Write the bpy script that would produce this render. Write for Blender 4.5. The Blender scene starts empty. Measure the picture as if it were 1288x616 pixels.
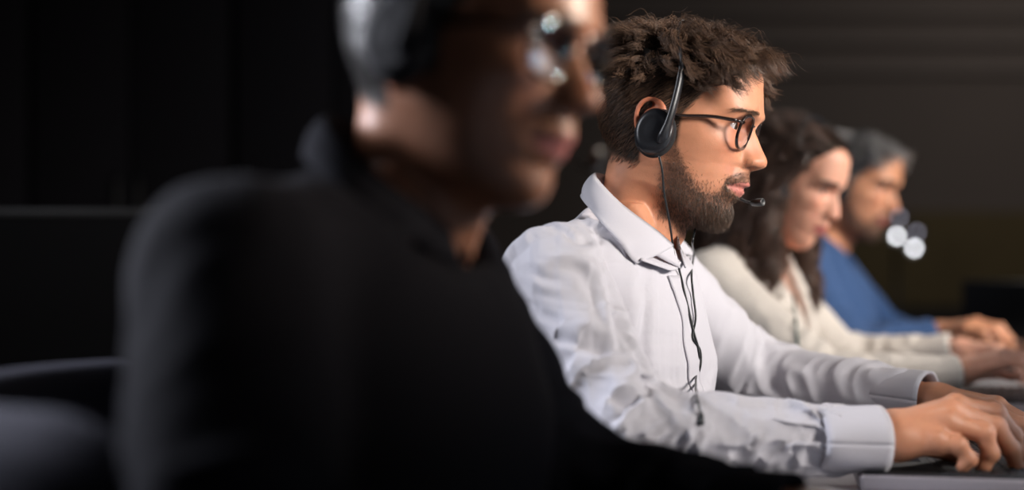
import bpy, bmesh, math, random
import numpy as np
from mathutils import Vector, Matrix
from mathutils.bvhtree import BVHTree
random.seed(7)
RNG = np.random.default_rng(11)
sc = bpy.context.scene
COL = sc.collection
HC, FPX, CX, CY = 0.985, 1580.0, 644.0, 337.0     # camera height, focal length in pixels, principal point

def P(px, py, d):
    """the point at distance d along the view axis that the photograph shows at (px, py)"""
    return np.array([(px - CX) * d / FPX, d, HC + (CY - py) * d / FPX])

def nrm(v):
    v = np.asarray(v, float)
    return v / (np.linalg.norm(v, axis=-1, keepdims=True) + 1e-12)

# ------------------------------------------------------------------ scene helpers
def tag(o, label=None, cat=None, group=None, kind=None):
    if label: o['label'] = label
    if cat: o['category'] = cat
    if group: o['group'] = group
    if kind: o['kind'] = kind
    return o

def empty(name, loc, label=None, cat=None, group=None):
    o = bpy.data.objects.new(name, None)
    o.empty_display_size = .05
    COL.objects.link(o)
    o.location = loc
    return tag(o, label, cat, group)

def link(name, me, mat=None, parent=None):
    o = bpy.data.objects.new(name, me)
    COL.objects.link(o)
    if mat is not None and not me.materials: me.materials.append(mat)
    if parent is not None: o.parent = parent
    return o

def raw_mesh(name, V, F, smooth=True):
    V = np.ascontiguousarray(V, np.float32)
    me = bpy.data.meshes.new(name)
    if isinstance(F, np.ndarray):
        n, k = F.shape
        me.vertices.add(len(V)); me.vertices.foreach_set('co', V.ravel())
        me.loops.add(n * k); me.loops.foreach_set('vertex_index', np.ascontiguousarray(F, np.int32).ravel())
        me.polygons.add(n); me.polygons.foreach_set('loop_start', np.arange(0, n * k, k, dtype=np.int32))
    else:
        me.from_pydata(V.tolist(), [], F)
    if smooth: me.polygons.foreach_set('use_smooth', np.ones(len(me.polygons), bool))
    me.update(calc_edges=True)
    me.validate()
    return me

def obj(name, V, F, mat, parent=None, smooth=True, origin=None):
    """V in world space; stored relative to the parent's (or its own) origin"""
    V = np.asarray(V, float)
    if parent is not None:
        p, off = parent, np.zeros(3)
        while p is not None:
            off = off + np.array(p.location); p = p.parent
        return link(name, raw_mesh(name, V - off, F, smooth), mat, parent)
    o = link(name, raw_mesh(name, V - (0 if origin is None else np.array(origin)), F, smooth), mat)
    if origin is not None: o.location = origin
    return o

def join(parts):
    Vs, Fs, off = [], [], 0
    for V, F in parts:
        V = np.asarray(V, float)
        Vs.append(V)
        Fs += [tuple(int(i) + off for i in f) for f in F]
        off += len(V)
    return np.concatenate(Vs), Fs

def set_attr(me, name, vals, typ):
    a = me.attributes.new(name, typ, 'POINT')
    if typ == 'FLOAT': a.data.foreach_set('value', np.ascontiguousarray(vals, np.float32).ravel())
    else:
        c = np.ones((len(vals), 4), np.float32); c[:, :3] = vals
        a.data.foreach_set('color', c.ravel())

# ------------------------------------------------------------------ small solids
def box(c, s, R=None, bev=.0, seg=2):
    bm = bmesh.new()
    bmesh.ops.create_cube(bm, size=1)
    for v in bm.verts: v.co = Vector((v.co.x * s[0], v.co.y * s[1], v.co.z * s[2]))
    if bev > 0: bmesh.ops.bevel(bm, geom=bm.edges[:], offset=bev, segments=seg, profile=.5, affect='EDGES')
    V = np.array([v.co[:] for v in bm.verts]); F = [tuple(v.index for v in f.verts) for f in bm.faces]
    bm.free()
    if R is not None: V = V @ np.asarray(R).T
    return V + np.asarray(c), F

def frames(pts):
    pts = np.asarray(pts, float)
    T = nrm(np.gradient(pts, axis=0))
    up = np.array([0, 0, 1.]) if abs(T[0, 2]) < .9 else np.array([0, 1., 0])
    n = nrm(np.cross(up, T[0])); N = [n]
    for i in range(1, len(pts)):
        n = N[-1] - T[i] * np.dot(N[-1], T[i]); N.append(nrm(n))
    N = np.array(N)
    return T, N, np.cross(T, N)

def spline(pts, n):
    pts = np.asarray(pts, float)
    e = np.concatenate([[2 * pts[0] - pts[1]], pts, [2 * pts[-1] - pts[-2]]])
    m = len(pts) - 1
    t = np.linspace(0, m, n); i = np.clip(t.astype(int), 0, m - 1); f = (t - i)[:, None]
    p0, p1, p2, p3 = e[i], e[i + 1], e[i + 2], e[i + 3]
    return .5 * (2 * p1 + (p2 - p0) * f + (2 * p0 - 5 * p1 + 4 * p2 - p3) * f * f + (3 * p1 - p0 - 3 * p2 + p3) * f ** 3)

def tube(pts, r, seg=8, caps=True, flat=(1, 1)):
    pts = np.asarray(pts, float); n = len(pts)
    r = np.broadcast_to(r, (n,))
    T, N, B = frames(pts)
    a = np.linspace(0, 2 * math.pi, seg, endpoint=False)
    V = (pts[:, None] + r[:, None, None] * (np.cos(a)[None, :, None] * N[:, None] * flat[0] + np.sin(a)[None, :, None] * B[:, None] * flat[1])).reshape(-1, 3)
    F = []
    for i in range(n - 1):
        for j in range(seg):
            k = (j + 1) % seg
            F.append((i * seg + j, i * seg + k, (i + 1) * seg + k, (i + 1) * seg + j))
    if caps:
        F.append(tuple(range(seg - 1, -1, -1))); F.append(tuple((n - 1) * seg + j for j in range(seg)))
    return V, F

def lathe(prof, O, ax, seg=32, sx=None, k=(1, 1)):
    """prof: (radius, height) pairs along the axis ax from O; k scales the two radial directions"""
    ax = nrm(ax); h = np.array([0, 0, 1.]) if abs(ax[2]) < .9 else np.array([1., 0, 0])
    if sx is not None: h = np.asarray(sx, float)
    x = nrm(h - ax * np.dot(h, ax)); y = np.cross(ax, x)
    a = np.linspace(0, 2 * math.pi, seg, endpoint=False)
    V, F = [], []
    for r, z in prof:
        for t in a: V.append(O + ax * z + r * (math.cos(t) * x * k[0] + math.sin(t) * y * k[1]))
    for i in range(len(prof) - 1):
        for j in range(seg):
            m = (j + 1) % seg
            F.append((i * seg + j, i * seg + m, (i + 1) * seg + m, (i + 1) * seg + j))
    F.append(tuple(range(seg - 1, -1, -1))); n = len(prof) - 1
    F.append(tuple(n * seg + j for j in range(seg)))
    return np.array(V), F

def grid_faces(nr, nc, wrap=False):
    i, j = np.meshgrid(np.arange(nr - 1), np.arange(nc if wrap else nc - 1), indexing='ij')
    k = (j + 1) % nc
    return np.stack([i * nc + j, i * nc + k, (i + 1) * nc + k, (i + 1) * nc + j], -1).reshape(-1, 4)

def shell(G, th):
    """closed sheet of thickness th from a grid of points (rows, cols, 3)"""
    nr, nc = G.shape[:2]
    du = np.gradient(G, axis=0); dv = np.gradient(G, axis=1)
    N = nrm(np.cross(du, dv))
    A, B = (G + N * th / 2).reshape(-1, 3), (G - N * th / 2).reshape(-1, 3)
    F = grid_faces(nr, nc); n = nr * nc
    faces = [tuple(f) for f in F] + [tuple(f[::-1] + n) for f in F]
    def rim(ids):
        for a, b in zip(ids[:-1], ids[1:]): faces.append((b, a, a + n, b + n))
    rim([i for i in range(nc)]); rim([(nr - 1) * nc + i for i in range(nc - 1, -1, -1)])
    rim([i * nc for i in range(nr - 1, -1, -1)]); rim([i * nc + nc - 1 for i in range(nr)])
    return np.concatenate([A, B]), faces

# ------------------------------------------------------------------ noise
def _hash(ix, iy, iz):
    h = (ix * 374761393 + iy * 668265263 + iz * 2147483647) & 0xffffffff
    h = ((h ^ (h >> 13)) * 1274126177) & 0xffffffff
    return ((h ^ (h >> 16)) & 0xffff) / 32767.5 - 1.0

def noise3(p, f=1.0, seed=0):
    p = np.asarray(p, float) * f + seed * 17.31
    i = np.floor(p).astype(np.int64); t = p - i; t = t * t * t * (t * (t * 6 - 15) + 10)
    r = 0
    for a in (0, 1):
        for b in (0, 1):
            for c in (0, 1):
                w = (t[:, 0] if a else 1 - t[:, 0]) * (t[:, 1] if b else 1 - t[:, 1]) * (t[:, 2] if c else 1 - t[:, 2])
                r = r + w * _hash(i[:, 0] + a, i[:, 1] + b, i[:, 2] + c)
    return r

def sstep(a, b, x):
    t = np.clip((x - a) / (b - a), 0, 1)
    return t * t * (3 - 2 * t)

# ------------------------------------------------------------------ distance fields
class Field:
    def __init__(s, lo, hi, h):
        s.h = h; s.lo = np.asarray(lo, float)
        s.n = np.ceil((np.asarray(hi, float) - s.lo) / h).astype(int) + 1
        s.F = np.full(s.n, 1e3, np.float32)
        s.ax = [(s.lo[i] + h * np.arange(s.n[i])).astype(np.float32) for i in range(3)]
    def sub(s, lo, hi):
        a = np.clip(np.floor((np.asarray(lo) - s.lo) / s.h).astype(int), 0, s.n); b = np.clip(np.ceil((np.asarray(hi) - s.lo) / s.h).astype(int) + 1, 0, s.n)
        sl = tuple(slice(a[i], b[i]) for i in range(3))
        return sl, [s.ax[0][sl[0]][:, None, None], s.ax[1][sl[1]][None, :, None], s.ax[2][sl[2]][None, None, :]]
    def add(s, fn, lo, hi, k=.01):
        m = k + 3 * s.h
        sl, X = s.sub(np.asarray(lo) - m, np.asarray(hi) + m)
        if min(s.F[sl].shape) == 0: return
        d = fn(*X).astype(np.float32); a = s.F[sl]
        h = np.clip(.5 + .5 * (a - d) / k, 0, 1)
        s.F[sl] = a * (1 - h) + d * h - k * h * (1 - h)
    def carve(s, fn, lo, hi, k=.004):
        sl, X = s.sub(np.asarray(lo) - .02, np.asarray(hi) + .02)
        if min(s.F[sl].shape) == 0: return
        d = -fn(*X).astype(np.float32); a = s.F[sl]
        h = np.clip(.5 + .5 * (d - a) / k, 0, 1)
        s.F[sl] = a * (1 - h) + d * h + k * h * (1 - h)
    def cone(s, p0, p1, r0, r1, k=.01, M=None, carve=False):
        p0, p1 = np.asarray(p0, float), np.asarray(p1, float); v = p1 - p0; L2 = max(v @ v, 1e-9)
        def fn(x, y, z):
            q = (x - p0[0], y - p0[1], z - p0[2])
            t = np.clip((q[0] * v[0] + q[1] * v[1] + q[2] * v[2]) / L2, 0, 1)
            return np.sqrt((q[0] - t * v[0]) ** 2 + (q[1] - t * v[1]) ** 2 + (q[2] - t * v[2]) ** 2) - (r0 + t * (r1 - r0))
        r = max(r0, r1)
        (s.carve if carve else s.add)(fn, np.minimum(p0, p1) - r, np.maximum(p0, p1) + r, k)
    def ell(s, c, R, rad, k=.01, carve=False):
        c = np.asarray(c, float); R = np.asarray(R, float); rad = np.asarray(rad, float)   # rows of R are the axes
        def fn(x, y, z):
            q = (x - c[0], y - c[1], z - c[2]); a = 0; b = 0
            for i in range(3):
                w = q[0] * R[i, 0] + q[1] * R[i, 1] + q[2] * R[i, 2]
                a = a + (w / rad[i]) ** 2; b = b + (w / rad[i] ** 2) ** 2
            a = np.sqrt(a); b = np.sqrt(b) + 1e-9
            return a * (a - 1) / b
        m = rad.max()
        (s.carve if carve else s.add)(fn, c - m, c + m, k)
    def mesh(s):
        return surfnets(s.F, s.lo, s.h)

def surfnets(F, lo, h):
    S = F < 0
    c = [S[a:S.shape[0] - 1 + a, b:S.shape[1] - 1 + b, d:S.shape[2] - 1 + d] for a in (0, 1) for b in (0, 1) for d in (0, 1)]
    al = c[0].copy(); an = c[0].copy()
    for q in c[1:]: al &= q; an |= q
    mix = an & ~al
    I = np.argwhere(mix); n = len(I)
    vid = np.full(mix.shape, -1, np.int64); vid[mix] = np.arange(n)
    corn = np.array([(a, b, d) for a in (0, 1) for b in (0, 1) for d in (0, 1)])
    val = np.stack([F[I[:, 0] + q[0], I[:, 1] + q[1], I[:, 2] + q[2]] for q in corn], 1).astype(float)
    acc = np.zeros((n, 3)); cnt = np.zeros(n)
    for a in range(8):
        for b in range(a + 1, 8):
            if np.abs(corn[a] - corn[b]).sum() != 1: continue
            fa, fb = val[:, a], val[:, b]; m = (fa < 0) != (fb < 0)
            t = np.where(m, fa / np.where(m, fa - fb, 1), 0)
            acc += m[:, None] * (corn[a] + t[:, None] * (corn[b] - corn[a])); cnt += m
    V = lo + h * (I + acc / cnt[:, None])
    Q = []
    for ax in range(3):
        o = [i for i in range(3) if i != ax]
        s0 = [slice(1, -1)] * 3; s1 = [slice(1, -1)] * 3
        s0[ax] = slice(0, -1); s1[ax] = slice(1, None)
        A, B = S[tuple(s0)], S[tuple(s1)]
        E = np.argwhere(A != B)
        if len(E) == 0: continue
        base = E.copy(); base[:, o[0]] += 1; base[:, o[1]] += 1
        inside = A[tuple(E.T)]
        def g(d0, d1):
            q = base.copy(); q[:, o[0]] += d0; q[:, o[1]] += d1
            return vid[q[:, 0], q[:, 1], q[:, 2]]
        q = np.stack([g(-1, -1), g(0, -1), g(0, 0), g(-1, 0)], 1)
        flip = inside if ax != 1 else ~inside
        q[~flip] = q[~flip][:, ::-1]
        Q.append(q)
    return V, np.concatenate(Q)

def edges_of(F):
    E = np.concatenate([F[:, [i, (i + 1) % F.shape[1]]] for i in range(F.shape[1])])
    return E

def smooth(V, F, it=2, lam=.5, w=None):
    E = edges_of(F); n = len(V)
    i = np.concatenate([E[:, 0], E[:, 1]]); j = np.concatenate([E[:, 1], E[:, 0]])
    c = np.bincount(i, minlength=n).clip(1)
    for k in range(it):
        A = np.stack([np.bincount(i, V[j, a], n) / c for a in range(3)], 1)
        l = lam if w is None else lam * w[:, None]
        V = V + l * (A - V)
    return V

def normals(V, F):
    N = np.zeros_like(V)
    d = np.cross(V[F[:, 2]] - V[F[:, 0]], V[F[:, 3 if F.shape[1] == 4 else 1]] - V[F[:, 1 if F.shape[1] == 4 else 0]])
    for c in range(F.shape[1]):
        for a in range(3): N[:, a] += np.bincount(F[:, c], d[:, a], len(V))
    return nrm(N)

def fuse(parts, vox, it=2):
    """one continuous skin around overlapping closed meshes"""
    V, F = join(parts)
    me = raw_mesh('tmp', V, F)
    o = link('tmp', me)
    m = o.modifiers.new('r', 'REMESH'); m.mode = 'VOXEL'; m.voxel_size = vox
    dg = bpy.context.evaluated_depsgraph_get()
    e = bpy.data.meshes.new_from_object(o.evaluated_get(dg))
    V = np.empty(len(e.vertices) * 3, np.float32); e.vertices.foreach_get('co', V); V = V.reshape(-1, 3).astype(float)
    n = len(e.loops); L = np.empty(n, np.int32); e.loops.foreach_get('vertex_index', L)
    assert n == 4 * len(e.polygons)
    F = L.reshape(-1, 4)
    bpy.data.objects.remove(o); bpy.data.meshes.remove(me); bpy.data.meshes.remove(e)
    return smooth(V, F, it), F

# ------------------------------------------------------------------ strands of hair
def strands(P_, R_, sides=3):
    """P_ (n, k, 3) points, R_ (n, k) radii -> one mesh of thin tapering strands"""
    n, k = P_.shape[:2]
    T = nrm(np.gradient(P_, axis=1))
    a = nrm(np.cross(T, np.array([.31, .52, .79])[None, None])); b = np.cross(T, a)
    V = []
    for j in range(sides):
        t = 2 * math.pi * j / sides
        V.append(P_ + R_[..., None] * (math.cos(t) * a + math.sin(t) * b))
    V = np.stack(V, 2).reshape(-1, 3)
    i, s, j = np.meshgrid(np.arange(n), np.arange(k - 1), np.arange(sides), indexing='ij')
    m = (j + 1) % sides; q = (i * k + s) * sides
    F = np.stack([q + j, q + m, q + sides + m, q + sides + j], -1).reshape(-1, 4)
    tint = np.repeat(RNG.random(n), k * sides)
    return V, F, tint
# ------------------------------------------------------------------ materials
def srgb(*c):
    return tuple((x / 255 / 12.92 if x / 255 <= .04045 else ((x / 255 + .055) / 1.055) ** 2.4) for x in c)

class NT:
    def __init__(s, name):
        s.m = bpy.data.materials.new(name); s.m.use_nodes = True
        s.t = s.m.node_tree; s.b = s.t.nodes['Principled BSDF']; s.out = s.t.nodes['Material Output']
    def n(s, typ, **kw):
        o = s.t.nodes.new(typ)
        for k, v in kw.items():
            if k in o.inputs: o.inputs[k].default_value = v
            else: setattr(o, k, v)
        return o
    def l(s, a, b): s.t.links.new(a, b)
    def set(s, **kw):
        for k, v in kw.items():
            k = k.replace('_', ' ')
            i = s.b.inputs[k]
            i.default_value = (*v, 1) if isinstance(v, tuple) and len(v) == 3 and i.type == 'RGBA' else v
        return s

def plain(name, col, rough=.5, noise=.0, nscale=60, bump=0, bscale=200, **kw):
    t = NT(name).set(Base_Color=col, Roughness=rough, **kw)
    tc = t.n('ShaderNodeTexCoord')
    if noise:
        nz = t.n('ShaderNodeTexNoise', Scale=nscale, Detail=4.0); t.l(tc.outputs['Object'], nz.inputs['Vector'])
        mr = t.n('ShaderNodeMapRange'); mr.inputs[3].default_value = 1 - noise; mr.inputs[4].default_value = 1 + noise
        t.l(nz.outputs['Fac'], mr.inputs[0])
        mx = t.n('ShaderNodeVectorMath', operation='SCALE'); mx.inputs[0].default_value = col
        t.l(mr.outputs[0], mx.inputs['Scale']); t.l(mx.outputs[0], t.b.inputs['Base Color'])
    if bump:
        nb = t.n('ShaderNodeTexNoise', Scale=bscale, Detail=3.0); t.l(tc.outputs['Object'], nb.inputs['Vector'])
        bp = t.n('ShaderNodeBump', Strength=bump, Distance=.001); t.l(nb.outputs['Fac'], bp.inputs['Height']); t.l(bp.outputs[0], t.b.inputs['Normal'])
    return t.m

def fabric(name, col, rough=.85, sheen=.15, weave=900, strength=.12, noise=.03, spec=.25):
    t = NT(name).set(Base_Color=col, Roughness=rough, Sheen_Weight=sheen, Sheen_Roughness=.5, Specular_IOR_Level=spec)
    tc = t.n('ShaderNodeTexCoord')
    nz = t.n('ShaderNodeTexNoise', Scale=9.0, Detail=5.0); t.l(tc.outputs['Object'], nz.inputs['Vector'])
    mr = t.n('ShaderNodeMapRange'); mr.inputs[3].default_value = 1 - noise; mr.inputs[4].default_value = 1 + noise
    t.l(nz.outputs['Fac'], mr.inputs[0])
    mx = t.n('ShaderNodeVectorMath', operation='SCALE'); mx.inputs[0].default_value = col
    t.l(mr.outputs[0], mx.inputs['Scale']); t.l(mx.outputs[0], t.b.inputs['Base Color'])
    wv = t.n('ShaderNodeTexNoise', Scale=float(weave), Detail=1.0); t.l(tc.outputs['Object'], wv.inputs['Vector'])
    cr = t.n('ShaderNodeTexNoise', Scale=38.0, Detail=4.0, Roughness=.6); t.l(tc.outputs['Object'], cr.inputs['Vector'])
    b1 = t.n('ShaderNodeBump', Strength=strength, Distance=.0004); t.l(wv.outputs['Fac'], b1.inputs['Height'])
    b2 = t.n('ShaderNodeBump', Strength=.18, Distance=.0025); t.l(cr.outputs['Fac'], b2.inputs['Height']); t.l(b1.outputs[0], b2.inputs['Normal'])
    t.l(b2.outputs[0], t.b.inputs['Normal'])
    return t.m

def skin(name, rough=.46, sss=.12, tint=(1., .35, .2)):
    """colour comes from the point attribute 'tone' (lips, ears, stubble, scalp are part of the skin)"""
    t = NT(name).set(Roughness=rough, Subsurface_Weight=sss, Subsurface_Radius=tint, Subsurface_Scale=.006, Specular_IOR_Level=.42)
    at = t.n('ShaderNodeAttribute', attribute_name='tone')
    tc = t.n('ShaderNodeTexCoord')
    nz = t.n('ShaderNodeTexNoise', Scale=85.0, Detail=6.0, Roughness=.65); t.l(tc.outputs['Object'], nz.inputs['Vector'])
    mr = t.n('ShaderNodeMapRange'); mr.inputs[3].default_value = .86; mr.inputs[4].default_value = 1.12
    t.l(nz.outputs['Fac'], mr.inputs[0])
    mx = t.n('ShaderNodeVectorMath', operation='SCALE'); t.l(at.outputs['Color'], mx.inputs[0]); t.l(mr.outputs[0], mx.inputs['Scale'])
    t.l(mx.outputs[0], t.b.inputs['Base Color'])
    po = t.n('ShaderNodeTexVoronoi', Scale=900.0); t.l(tc.outputs['Object'], po.inputs['Vector'])
    b1 = t.n('ShaderNodeBump', Strength=.14, Distance=.0006); t.l(po.outputs['Distance'], b1.inputs['Height'])
    cr = t.n('ShaderNodeTexNoise', Scale=260.0, Detail=3.0); t.l(tc.outputs['Object'], cr.inputs['Vector'])
    b2 = t.n('ShaderNodeBump', Strength=.12, Distance=.001); t.l(cr.outputs['Fac'], b2.inputs['Height']); t.l(b1.outputs[0], b2.inputs['Normal'])
    t.l(b2.outputs[0], t.b.inputs['Normal'])
    return t.m

def hairmat(name, dark, light, rough=.42):
    t = NT(name).set(Roughness=rough, Specular_IOR_Level=.5)
    at = t.n('ShaderNodeAttribute', attribute_name='tint')
    mx = t.n('ShaderNodeMix', data_type='RGBA'); mx.inputs[6].default_value = (*dark, 1); mx.inputs[7].default_value = (*light, 1)
    t.l(at.outputs['Fac'], mx.inputs[0]); t.l(mx.outputs[2], t.b.inputs['Base Color'])
    return t.m

def lensmat(name, tint=(.95, .97, 1.), refl=(1., 1., 1.), k=1.0):
    t = NT(name)
    tr = t.n('ShaderNodeBsdfTransparent'); tr.inputs[0].default_value = (*tint, 1)
    gl = t.n('ShaderNodeBsdfGlossy', Roughness=.03); gl.inputs[0].default_value = (*refl, 1)
    lw = t.n('ShaderNodeLayerWeight', Blend=.5)
    pw = t.n('ShaderNodeMath', operation='POWER'); pw.inputs[1].default_value = 5.0; t.l(lw.outputs['Facing'], pw.inputs[0])
    mu = t.n('ShaderNodeMath', operation='MULTIPLY_ADD'); mu.inputs[1].default_value = .5; mu.inputs[2].default_value = .03 * k; mu.use_clamp = True
    t.l(pw.outputs[0], mu.inputs[0])
    ms = t.n('ShaderNodeMixShader'); t.l(mu.outputs[0], ms.inputs[0]); t.l(tr.outputs[0], ms.inputs[1]); t.l(gl.outputs[0], ms.inputs[2])
    t.l(ms.outputs[0], t.out.inputs['Surface'])
    return t.m

def emit(name, col, s):
    t = NT(name).set(Base_Color=(.02, .02, .02), Emission_Color=col, Emission_Strength=s)
    return t.m

def eyemat(name, iris):
    """white, iris and pupil by distance from the gaze axis (object space +X of the eyeball)"""
    t = NT(name).set(Roughness=.08, Specular_IOR_Level=.6)
    at = t.n('ShaderNodeAttribute', attribute_name='gaze')
    cr = t.n('ShaderNodeValToRGB'); e = cr.color_ramp.elements
    e[0].position = 0; e[0].color = (.004, .004, .004, 1)
    e[1].position = 1; e[1].color = (.62, .55, .52, 1)
    for p, c in ((.19, (.004, .004, .004)), (.22, iris), (.44, tuple(x * .5 for x in iris)), (.5, (.55, .5, .48))):
        q = e.new(p); q.color = (*c, 1)
    t.l(at.outputs['Fac'], cr.inputs[0]); t.l(cr.outputs[0], t.b.inputs['Base Color'])
    return t.m
# ------------------------------------------------------------------ the head: a surface through cross-sections (mm; u forward, v to the person's left, w up)
_J = np.array([-95, -95, -94.5, -93, -88, -81, -72, -60, -58, -58, -58, -58.])     # height of the jaw's edge, column by column
HEAD_ROWS = [
 (127, [(0, 0)] * 12),
 (121, [(56,0),(56,6),(55,12),(53,18),(45,28),(33,36),(18,40),(0,40),(-12,36),(-24,26),(-30,14),(-32,0)]),
 (110, [(97,0),(97,7),(95,14),(92,21),(82,35),(66,47),(44,55),(15,59),(-12,56),(-36,42),(-48,22),(-52,0)]),
 (95, [(115,0),(115,7),(113.5,14),(111,22),(101,38),(84,52),(58,62),(20,68),(-15,67),(-48,51),(-62,26),(-66,0)]),
 (75, [(120,0),(120,7),(119,14),(117,22),(108,39),(91,54),(62,66),(20,73),(-18,73),(-54,55),(-69,28),(-73,0)]),
 (55, [(124.5,0),(124.5,7),(123.5,14),(121.5,22),(113,39),(96,55),(64,67),(20,75),(-20,76),(-58,57),(-73,29),(-77,0)]),
 (43, [(127,0),(127,7),(126,14),(124.5,22),(118,38),(101,54),(66,67),(22,75.5),(-20,77),(-58,58),(-74,30),(-78,0)]),
 (35, [(123.5,0),(123,6),(119,13),(115.5,21),(112,36),(98,53),(67,67),(22,75.5),(-20,77),(-58,58),(-74,30),(-77.5,0)]),
 (26, [(120.5,0),(119,5),(112,11),(104.5,19),(105,33),(93,50),(68,66),(22,75),(-20,76.5),(-57,58),(-73,30),(-76.5,0)]),
 (17, [(126,0),(124,5),(116,11),(107.5,19),(105,33),(94,50),(70,65.5),(22,74.5),(-20,75.5),(-56,57),(-71,29),(-74,0)]),
 (5, [(133.5,0),(131,5.5),(121,12),(112,20),(107,34),(95.5,51),(71,65),(24,73),(-20,74),(-53,56),(-68,28),(-71,0)]),
 (-4, [(140,0),(137.5,6.5),(127,12.5),(113,19.5),(107,34),(95,51),(70,64),(26,71),(-20,72),(-50,54),(-64,27),(-67,0)]),
 (-10, [(142.5,0),(139.5,8),(130,15),(114,20),(106,33),(93,50),(69,63),(28,70),(-18,70),(-47,52),(-60,26),(-63,0)]),
 (-16, [(141,0),(137.5,7.5),(128,15),(114,19.5),(104,33),(91,49),(67,62),(28,69),(-16,68),(-44,50),(-57,25),(-60,0)]),
 (-21, [(132,0),(128,6),(120,12),(111.5,19),(103,32),(89,48),(66,61),(28,67.5),(-14,66),(-42,49),(-55,25),(-58,0)]),
 (-25, [(124.5,0),(123,6),(119,12),(113,19),(103,32),(88,47.5),(65,60),(28,66.5),(-12,64),(-40,48),(-53,24),(-56,0)]),
 (-33, [(124.5,0),(124.2,6),(120.5,12.5),(114.5,20),(103,32),(87,46.5),(64,59),(28,65.5),(-10,62.5),(-39,47),(-52,24),(-54.5,0)]),
 (-38, [(126,0),(125.8,5),(121.5,12),(114.5,20),(102,32),(86,46),(63,58.5),(28,64.5),(-10,62),(-38.5,47),(-51.5,24),(-54,0)]),
 (-42, [(126.5,0),(125.8,5),(121,12),(113.5,20),(101.5,32),(85,45.5),(62.5,58),(28,64),(-10,61.5),(-38,47),(-51,24),(-53.5,0)]),
 (-45, [(119,0),(118.5,5),(115.5,12),(110.5,20),(101,31.8),(84.5,45.2),(62,57.5),(28,63.5),(-10,61),(-38,46.8),(-50.6,24),(-53,0)]),
 (-49.5, [(122,0),(121.3,5),(117.5,12),(111,20),(100.5,31.5),(83.5,45),(61,57),(27,62.5),(-11,60.5),(-38,46.5),(-50.3,24),(-53,0)]),
 (-56, [(118.5,0),(118,5),(114.5,12),(109,20),(99,31),(82,44),(60,56),(26,61.5),(-12,60),(-38,46),(-50,24),(-52.5,0)]),
 (-65, [(109.5,0),(109.5,5),(108,12),(104,20),(95.5,31),(79.5,43),(58,54.5),(24,60.5),(-12,59.5),(-38,46),(-50,24),(-52.5,0)]),
 (-76, [(111.5,0),(111,6),(108.5,13),(103.5,21),(93,32),(76.5,43),(55,53),(21,59),(-13,59),(-38,46),(-50,24),(-52.5,0)]),
 (-86, [(109,0),(108.5,6),(105.5,13),(99.5,21),(88,32),(72,42.5),(51,51.5),(18,58),(-14,58.5),(-38,46),(-50,24),(-53,0)]),
 ('J', [(101,0),(100,6),(97,13),(91,21),(80,31),(65,41),(45,49.5),(16,57),(-14,58),(-38,46),(-50,24),(-53,0)]),
 ([-99.5,-99.5,-98.5,-97,-92,-86,-79,-70,-70,-70,-70,-70], [(89,0),(88,6),(85,12),(79,19),(69,28),(55,36),(36,44),(12,52),(-16,55),(-38,45),(-50,24),(-53,0)]),
 ([-101,-101,-100.5,-99,-96,-92,-88,-84,-82,-82,-82,-82], [(72,0),(71,6),(69,11),(65,17),(56,26),(43,34),(26,42),(6,50),(-18,53),(-39,44),(-50,24),(-53.5,0)]),
 ([-107,-107,-106.5,-106,-104,-102,-100,-98,-96,-96,-96,-96], [(60,0),(59,6),(58,11),(55,17),(47,26),(36,35),(20,43),(2,50),(-20,52),(-40,43),(-51,24),(-55,0)]),
 ([-124,-124,-124,-124,-123,-122,-121,-120,-118,-118,-118,-118], [(56,0),(54.5,6),(52,12),(48.5,18),(41,28),(30,37),(15,45),(-3,50),(-24,50),(-43,42),(-54,24),(-58,0)]),
 ([-150,-150,-150,-150,-149,-148,-147,-146,-146,-146,-146,-146], [(50,0),(49,6),(47,12),(43,19),(35,29),(23,38),(8,46),(-10,51),(-31,51),(-50,43),(-61,25),(-65,0)]),
 (-185, [(44,0),(43,7),(41,14),(36,22),(27,33),(14,43),(-2,51),(-20,56),(-41,55),(-60,46),(-71,26),(-75,0)]),
]

def _cr(A, n, mir=None):
    """Catmull-Rom along axis 0, n steps per interval"""
    m = len(A)
    a = A[1] * mir if mir is not None else 2 * A[0] - A[1]; b = A[-2] * mir if mir is not None else 2 * A[-1] - A[-2]
    E = np.concatenate([a[None], A, b[None]])
    t = np.linspace(0, m - 1, (m - 1) * n + 1); i = np.clip(t.astype(int), 0, m - 2)
    f = (t - i).reshape(-1, *([1] * (A.ndim - 1)))
    p0, p1, p2, p3 = E[i], E[i + 1], E[i + 2], E[i + 3]
    return .5 * (2 * p1 + (p2 - p0) * f + (2 * p0 - 5 * p1 + 4 * p2 - p3) * f * f + (3 * p1 - p0 - 3 * p2 + p3) * f ** 3)

def lip_zone(V):
    u, v, w = V.T; a = np.abs(v)
    half = np.clip(1 - (a / 25.5) ** 2, 0, 1)
    top = -45 + 8.2 * half ** .75 - 1.2 * np.exp(-(a / 3.5) ** 2); bot = -45.2 - 11.8 * half ** .8
    return sstep(-.8, .8, top - w) * sstep(-.8, .8, w - bot) * (u > 92) * (a < 25.5)

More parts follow.
